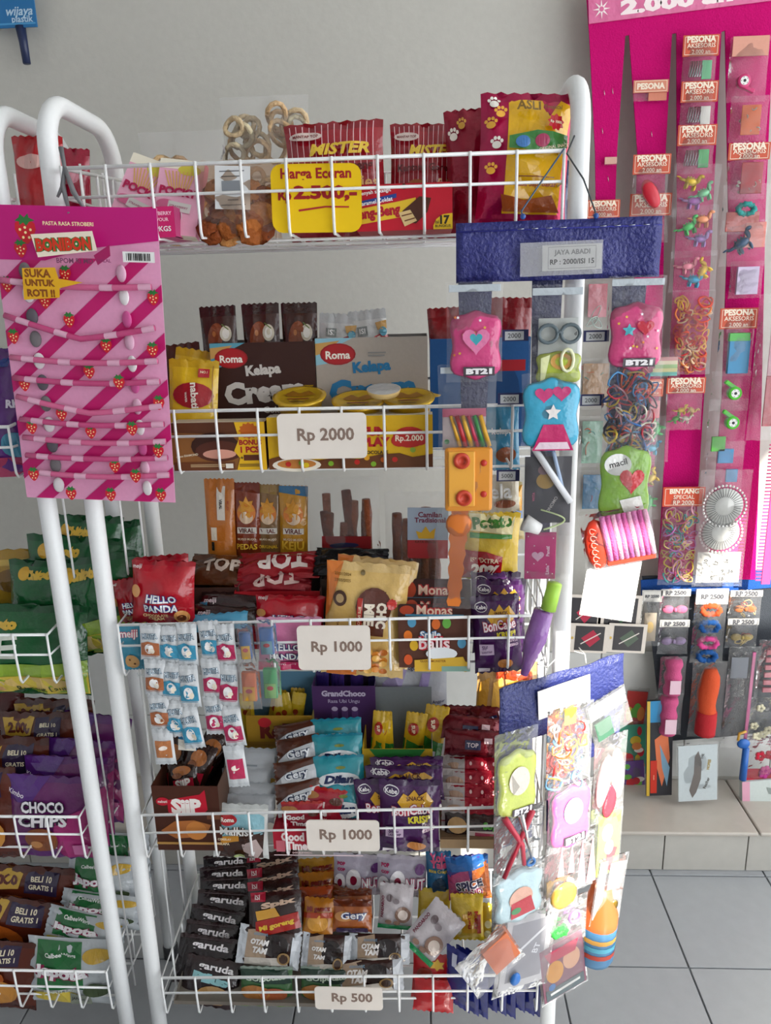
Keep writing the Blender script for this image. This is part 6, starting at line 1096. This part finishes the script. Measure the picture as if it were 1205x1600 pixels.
q = MB(); q.tube([(-.42*fr.w, -.005, fr.h*.16), (-.16*fr.w, -.005, fr.h*.08)], [.014, .009], mat('#e4e4e2', 'plastic'), 10); part('toy_cup', q, o)
q = MB(); q.tube([(-.1*fr.w+.34*fr.w*math.sin(t*.3), -.006, fr.h*(.08+.02*t)) for t in range(12)], .0014, mat('#cfe0a8', 'plastic'), 5); part('toy_cord', q, o)
o, fr = up('packet with a magenta card lettered Little Panda on the middle strip', 'card_packet', (800, 812, 890, 908), None, Y=1.16); slab(o, fr, .22, .04, .76, .8, '#c9187a', .002, 'card', [T('Little', .74, .8, .3, '#f2c8e0', bold=.04, rot=90), T('Panda', .74, .4, .34, '#f2c8e0', bold=.04, rot=90), PG(heartpts(.42, .5, .2, .6), '#eec0da')]+[E(.1+.2*k, .08+.2*(k % 5), .02, .014, '#f6e0ee') for k in range(5)]+[E(.9-.2*k, .12+.18*(k % 5), .02, .014, '#f6e0ee') for k in range(5)])
o, fr = up('long packet with a lime cap and violet tube at the foot of the middle strip', 'tube_packet', (806, 896, 882, 1062), None, Y=1.156, rot=-6); q = MB(); q.tube([(.16*fr.w, -.006, fr.h*.92), (.1*fr.w, -.006, fr.h*.68)], [.0115, .0125], mat('#a8d84a', 'plastic'), 12); part('tube_cap', q, o); q = MB(); q.tube([(.02*fr.w, -.004, fr.h*.66), (-.06*fr.w, -.004, fr.h*.4), (-.2*fr.w, -.004, fr.h*.04)], [.016, .018, .006], mat('#8a5aa0', 'film'), 10); part('violet_tube', q, o)
# right strip
o, fr = up('packet with a pink scalloped cushion lettered BT21, top of the right strip', 'cushion_packet', (948, 432, 1038, 584), True); puffy(o, fr, .04, .02, .98, .74, '#d2447e', bt(2, 0)+[PG(heartpts(.64, .36, .16, .75), '#c2283e'), PG(starpts(.34, .4, .13, 5, .5, .75), '#3fa6b4')])
o, fr = up('packet stuffed with many-coloured rubber bands on the right strip', 'rubber_band_packet', (938, 566, 1032, 728), None, Y=1.164, t=.02); bands(o, fr, ['#c23a4a', '#2f6ab0', '#e0c048', '#3a3a44', '#e8e0d0', '#d86a4a', '#5a9ad0', '#d8a0b0', '#2f3f70'], 90, 7, .013, .0015, .1, .9)
o, fr = up('packet with a lime-framed heart card on the right strip', 'card_packet', (930, 682, 1022, 822), None, Y=1.152); puffy(o, fr, .06, .04, .94, .9, '#9ad02e', [E(.34, .24, .26, .14, '#f2f2ee'), T('macil', .34, .22, .34, '#4a4a4a', rot=14), PG(heartpts(.62, .44, .24, .75), '#d03a42'), PG([(.4, .7), (.8, .64), (.9, .84), (.5, .86)], '#e8e8e0')], t=.008, nm='heart_card')
o, fr = up('clear packet with a red net purse and pink fringe on the right strip', 'purse_packet', (908, 796, 1024, 882), None, Y=1.146, rot=10, t=.03); q = MB(); q.ell((-.3*fr.w, -.004, .45*fr.h), (.17*fr.w, .010, .46*fr.h), mat('#d8381e', 'plastic')); part('purse_side', q, o)
for k in range(9):
    q = MB(); q.tube([(-.2*fr.w+.07*fr.w*k, -.012, fr.h*.95), (-.17*fr.w+.07*fr.w*k, -.014, fr.h*.5), (-.15*fr.w+.072*fr.w*k, -.010, fr.h*.14)], [.0045, .006, .004], mat(('#e58ac0', '#d86aa8', '#efb0cc')[k % 3], 'fabric'), 6); part('fringe', q, o)
for k in range(6):
    q = MB(); a = -1.2+.5*k; q.tube([(-.3*fr.w-.15*fr.w*math.cos(t*.3-1.5)*(.6), -.0145, fr.h*(.1+.14*k*.9)+fr.h*.05*math.sin(t*.6)) for t in range(10)], .0008, mat('#f2a090', 'plastic'), 4); part('net_thread', q, o)
slab(o, fr, -.12 if 0 else .3, .04, .95, .18, '#d8402a', .016, 'plastic', nm='purse_base')
# drawing sheet
fr = quad((925, 868), (1001, 866), (990, 958), (902, 974), 1.150, 1.135); flatcard('drawing_sheet', 'white sheet with a faint outline drawing hanging below the red purse packet', 'paper', fr, '#efeeea', [('l', x0, y0, x1, y1, .008, '#b9a894', {}) for x0, y0, x1, y1 in [(.5+.24*math.cos(i*.52), .22+.16*math.sin(i*.52), .5+.24*math.cos((i+1)*.52), .22+.16*math.sin((i+1)*.52)) for i in range(12)]+[(.34, .36, .28, .6), (.66, .36, .74, .6), (.28, .6, .74, .6), (.44, .6, .42, .84), (.58, .6, .6, .84), (.42, .84, .6, .84), (.34, .42, .16, .54), (.66, .42, .86, .5), (.3, .08, .2, .0), (.7, .08, .82, .02)]], .001, kind='paper')
# price slips between the strips
for k, (b, tx) in enumerate((((785, 515, 826, 533), '2000'), ((912, 516, 952, 534), '2000'), ((778, 614, 818, 632), '2000'), ((906, 616, 944, 634), '2000'), ((776, 734, 812, 752), '5000'))):
    fr = place(*b, UY-.004+.012, 0, 0); o = flatcard('price_slip', 'small 2000 sticker slip on the navy display, %s' % ('upper, between left and middle strips', 'upper, between middle and right strips', 'lower, between left and middle strips', 'lower, between middle and right strips', 'lowest one by the orange cassette toy')[k] if k < 4 else 'small 5000 sticker slip beside the orange cassette toy', 'price slip', fr, '#2a2e5c', [B(.1, .15, .82, .9, '#c3c6c8'), T(tx, .46, .52, .5, '#5a5a5e')], .001)
# packets glimpsed behind, between left and middle strips
for k, (b, c, tx) in enumerate((((756, 632, 812, 735), '#3f86a8', 'kelapa'), ((752, 742, 812, 800), '#c9bfa8', 'ela'))):
    fr = place(*b, 1.30, 0, 2); bag('snack_packet', ('blue packet glimpsed between the left and middle navy strips', 'pale packet glimpsed below the blue one')[k], 'packet', fr, c, .02, [T(tx, .5, .4, .6, '#e8e8e4'), E(.6, .75, .3, .12, '#8a4a2a')])
# ---------------------------------------------------------------- navy display hung around the right frame (lower), turned to the light
YAW = 27.0; LP0 = U(782, 1100, 1.142); LN_ = Matrix.Rotation(math.radians(YAW), 3, 'Z') @ Vector((0, 1, 0))
def planeY(px, py, off=0.0):
    d = ray(px, py); P_ = LP0-LN_*off; t_ = (P_-CO).dot(LN_)/d.dot(LN_); return (CO+d*t_).y
def lquad(TL, TR, BR, BL, off=0.0):
    pts = []
    for p in (TL, TR, BR, BL):
        d = ray(*p); P_ = LP0-LN_*off; pts.append(CO+d*((P_-CO).dot(LN_)/d.dot(LN_)))
    a, b, c, d = pts; tm, bm_, l, r = (a+b)/2, (c+d)/2, (a+d)/2, (b+c)/2; ez = (tm-bm_).normalized(); ex = r-l; ex = (ex-ez*ex.dot(ez)).normalized(); hh = ((a-d).length+(b-c).length)/2
    return _mk(ex, ez, (a+b+c+d)/4-ez*hh/2, ((b-a).length+(c-d).length)/2, hh)
fr = lquad((781, 1082), (975, 1016), (972, 1105), (782, 1172)); low = empty('woven_display', fr.mw); tag(low, 'blue woven-plastic hanging display turned towards the light, with a blank white slip', 'display'); w, h = fr.w, fr.h
hb = MB(); vs = []; fs = []; n = 18
for j in range(7):
    for i in range(n+1): vs.append(((i/n-.5)*w, .003*math.sin(i*.9)+.002*math.sin(i*.5+j), h*j/6))
for j in range(6):
    for i in range(n): a = j*(n+1)+i; fs.append((a, a+1, a+n+2, a+n+1))
hb.add(vs, fs, mat('#2d3570', 'woven'), True); sh = part('header_sheet', hb, low); sh.modifiers.new('th', 'SOLIDIFY').thickness = .0015
for k, (xa, xb) in enumerate(((.0, .26), (.38, .68), (.74, 1.0))):
    mb = MB(); mb.box((((xa+xb)/2-.5)*w, .005, -h*.9 if k < 2 else -h*.35), ((xb-xa)*w, .0015, h*(1.9 if k < 2 else .8)), mat('#2d3570', 'woven')); part('strip', mb, low)
f2 = lquad((840, 1082), (922, 1052), (922, 1096), (842, 1126), .008); q = MB(); q.box((0, 0, f2.h/2), (f2.w, .001, f2.h), mat('#e6e2e0', 'paper')); sl = q.obj('blank_slip', low); sl.matrix_parent_inverse = low.matrix_world.inverted(); sl.matrix_world = f2.mw
for lab, pts in (('white tie string above the left of the blue turned display', [U(853, 1058, 1.16), U(856, 1042, 1.18), U(868, 1030, 1.205)]), ('white tie string above the right of the blue turned display', [U(916, 1036, 1.19), U(914, 1022, 1.21), U(905, 1012, 1.25)])):
    q = MB(); q.tube(pts, .001, mat('#d8d8d4', 'plastic'), 5); q.tube([pts[1], pts[1]+Vector((-.02, -.01, .01))], .0008, mat('#d8d8d4', 'plastic'), 4); tag(q.obj('tie_string'), lab, 'string')
GL = 'packets on the blue turned display'
def lp(label, name, b, off=.012, rot=0, t=.012, haze=.08, cat='toy packet'):
    Y = planeY((b[0]+b[2])/2, b[3], off); fr = place(*b, Y, 0, rot, YAW); o = clear_bag(name, label, cat, fr, t, '#ffffff', haze, GL, n=10); return o, fr
o, fr = lp('packet with a lime cushion lettered BT21, top of the left strip of the blue display', 'cushion_packet', (774, 1142, 838, 1282)); puffy(o, fr, .06, .02, .98, .8, '#cdd86a', [B(.35, .82, .88, .93, '#4a4048'), T('BT21', .62, .875, .44, '#f2eef0', bold=.07), E(.5, .42, .26, .2, '#e8dcd0'), PG([(.3, .3), (.5, .5), (.35, .6)], '#b8b0a4')])
o, fr = lp('packet with red-handled toy scissors on the left strip of the blue display', 'scissors_packet', (774, 1266, 846, 1372), .016)
for s_, z0 in ((-1, .1), (1, .2)):
    q = MB(); q.tube([(-.24*fr.w*s_ if s_ < 0 else -.3*fr.w, -.004, fr.h*.95), (.05*fr.w*s_, -.004, fr.h*.5), (.2*fr.w*s_-.1*fr.w, -.004, fr.h*z0)], [.006, .005, .004], mat('#b8203a' if s_ < 0 else '#c9384e', 'plastic'), 8); part('scissor_arm', q, o)
q = MB(); q.tube([(0, -.006, fr.h*.95), (.25*fr.w, -.006, fr.h*.25)], [.007, .002], mat('#dadada', 'metal'), 4); part('scissor_blade', q, o)
q = MB(); q.tube([(.24*fr.w+.008*math.cos(t*.6), -.004, fr.h*.2+.007*math.sin(t*.6)) for t in range(11)], .0028, mat('#3f78b8', 'plastic'), 6, closed=True); part('finger_loop', q, o)
o, fr = lp('packet with a pale blue frilled toy on the left strip of the blue display', 'toy_packet', (772, 1352, 848, 1450), .012); puffy(o, fr, .04, .1, .96, .96, '#bcd4da', [E(.5, .5, .24, .2, '#d8a894'), PG([(.3, .55), (.7, .5), (.8, .8), (.3, .84)], '#b8303e'), E(.4, .7, .1, .06, '#4a8a5a')], scal=.14)
o, fr = lp('white-edged clear packet with a blue cap at the foot of the left strip', 'toy_packet', (782, 1428, 862, 1546), .016, -8); slab(o, fr, .1, .06, .94, .96, '#cfcdd0', .001, 'card', [B(.12, .1, .88, .9, '#9a98a0'), LN(.1, .6, .9, .2, .05, '#e8e8ec'), T('BT', .7, .5, .2, '#e4e4ea', rot=70)], y=.002); q = MB(); q.ell((-.16*fr.w, -.006, .22*fr.h), (.011, .006, .013), mat('#1f6ab8', 'plastic')); part('blue_cap', q, o)
o, fr = lp('loose clear packet with an orange block hanging over the lowest basket', 'toy_packet', (728, 1466, 806, 1538), .03, 28, .02); slab(o, fr, .45, .2, .95, .85, '#c9683a', .008, 'plastic', nm='orange_block')
o, fr = lp('packet of red and orange sparkle loops atop the middle strip of the blue display', 'toy_packet', (856, 1104, 924, 1240)); bands(o, fr, ['#e0602a', '#e8a03a', '#d83a3a', '#f0d8c0', '#7ab0d8', '#e8e0d8'], 46, 12, .012, .0016, .1, .8, 'sparkle_loop'); slab(o, fr, .35, .8, .6, .98, '#e0c83a', .002, 'card', nm='yellow_tab')
o, fr = lp('packet with a pink cushion lettered BT21 on the middle strip of the blue display', 'cushion_packet', (858, 1226, 922, 1326), .016); puffy(o, fr, .06, .02, .96, .98, '#cf6aa4', [B(.3, .76, .86, .9, '#4a4048'), T('BT21', .58, .83, .46, '#f2eef0', bold=.07, rot=6), E(.5, .36, .24, .2, '#9ac8d0')])
o, fr = lp('packet with pale pink folded fans on the middle strip of the blue display', 'toy_packet', (854, 1308, 926, 1395), .012)
for k in range(4):
    q = MB(); x = (-.3+.2*k)*fr.w; q.prism([(x, fr.h*.12), (x+.2*fr.w, fr.h*.12), (x+.1*fr.w, fr.h*.95)], -.005-.001*k, -.004-.001*k, mat(('#c98a94', '#d8a4a8')[k % 2], 'film')); part('fan_blade', q, o)
o, fr = lp('gold scalloped shell toy hanging on the middle strip of the blue display', 'toy_packet', (856, 1370, 902, 1424), .022); q = MB(); q.ell((0, -.004, fr.h*.5), (.42*fr.w, .008, .36*fr.h), mat('#c79a44', 'film')); part('gold_shell', q, o)
o, fr = lp('packet with green and violet toy rings on the middle strip of the blue display', 'toy_packet', (846, 1408, 914, 1478), .014); scrunchie(o, -.1*fr.w, fr.h*.4, .014, '#3fb04a'); q = MB(); q.tube([(.2*fr.w+.012*math.cos(t*.5), -.006, fr.h*.62+.012*math.sin(t*.5)) for t in range(13)], .003, mat('#b07ac0', 'plastic'), 6, closed=True); part('toy_ring', q, o)
o, fr = lp('packet of colourful cartoon cards at the foot of the middle strip', 'card_packet', (846, 1462, 912, 1556), .012, 8); slab(o, fr, .05, .05, .95, .95, '#8a5a6a', .002, 'card', [E(.3, .5, .2, .2, '#d89a3a'), E(.7, .4, .2, .2, '#d8a888'), PG([(.1, .1), (.9, .1), (.8, .3), (.2, .3)], '#c23a5a'), B(.05, .78, .95, .98, '#5a666a'), LN(.15, .88, .85, .86, .06, '#d8d8d4'), E(.2, .75, .08, .06, '#3f78b8')])
for k, b in enumerate(((922, 1084, 982, 1150),)):
    o, fr = lp('white-sealed clear packet at the top of the right strip of the blue display', 'toy_packet', b, .012, 18); slab(o, fr, .05, .6, .95, .95, '#d8d8da', .001, 'film', nm='seal_strip'); slab(o, fr, .1, .05, .5, .5, '#3f6a52', .004, 'plastic', nm='green_toy')
o, fr = lp('packet with pink and cream petals on the right strip of the blue display', 'toy_packet', (928, 1150, 976, 1282), .014); 
for x, z, c_, a in ((-.2, .5, '#d8a0a0', .15), (.2, .55, '#ecdcc8', -.1), (0, .25, '#b83a4a', .1)):
    q = MB(); q.ell((x*fr.w, -.004, z*fr.h), (.22*fr.w, .005, .3*fr.h if z > .3 else .2*fr.h), mat(c_, 'film'), Matrix.Rotation(a, 3, 'Y')); part('petal', q, o)
o, fr = lp('narrow packet with a green and red figure-shaped card on the right strip', 'card_packet', (930, 1268, 970, 1366), .012); slab(o, fr, .1, .03, .9, .97, '#b8ce5a', .002, 'card', [E(.4, .3, .24, .14, '#e8e8ec'), PG([(.4, .5), (.9, .6), (.6, .96), (.4, .9)], '#b8303e'), E(.5, .55, .2, .12, '#7ab8c8')])
o, fr = lp('clear packet with white tags and a gold coin on the right strip', 'toy_packet', (930, 1340, 974, 1438), .016, -6); slab(o, fr, .05, .1, .3, .95, '#dcdce0', .001, 'card', nm='white_tag'); slab(o, fr, .4, .5, .75, .9, '#b9b9c0', .001, 'card', nm='white_tag'); q = MB(); q.ell((.2*fr.w, -.004, .25*fr.h), (.010, .003, .012), mat('#b8923a', 'metal')); part('gold_coin', q, o)
fr = place(912, 1384, 956, 1492, planeY(934, 1492, .0), 0, -4, YAW); root = empty('toy_bottle', fr.mw); tag(root, 'orange-topped blue bubble bottle at the foot of the right strip', 'bottle'); R0 = fr.w/2
q = MB(); q.lathe([(0, 0), (R0*.9, 0), (R0, fr.h*.06), (R0, fr.h*.5)], mat('#4a7fa8', 'plastic'), n=18); part('bottle_body', q, root)
q = MB(); q.lathe([(R0, fr.h*.5), (R0*.98, fr.h*.64), (R0*.6, fr.h*.86), (R0*.5, fr.h*.98), (0, fr.h)], mat('#c9602e', 'plastic'), n=18); part('bottle_top', q, root)
q = MB()
for k, c_ in enumerate(('#b8402e', '#5ab0c8', '#d8a04a')): q.lathe([(R0*1.01, fr.h*(.14+.1*k)), (R0*1.015, fr.h*(.2+.1*k))], mat(c_, 'print'), n=18)
part('bottle_wrap_label', q, root)
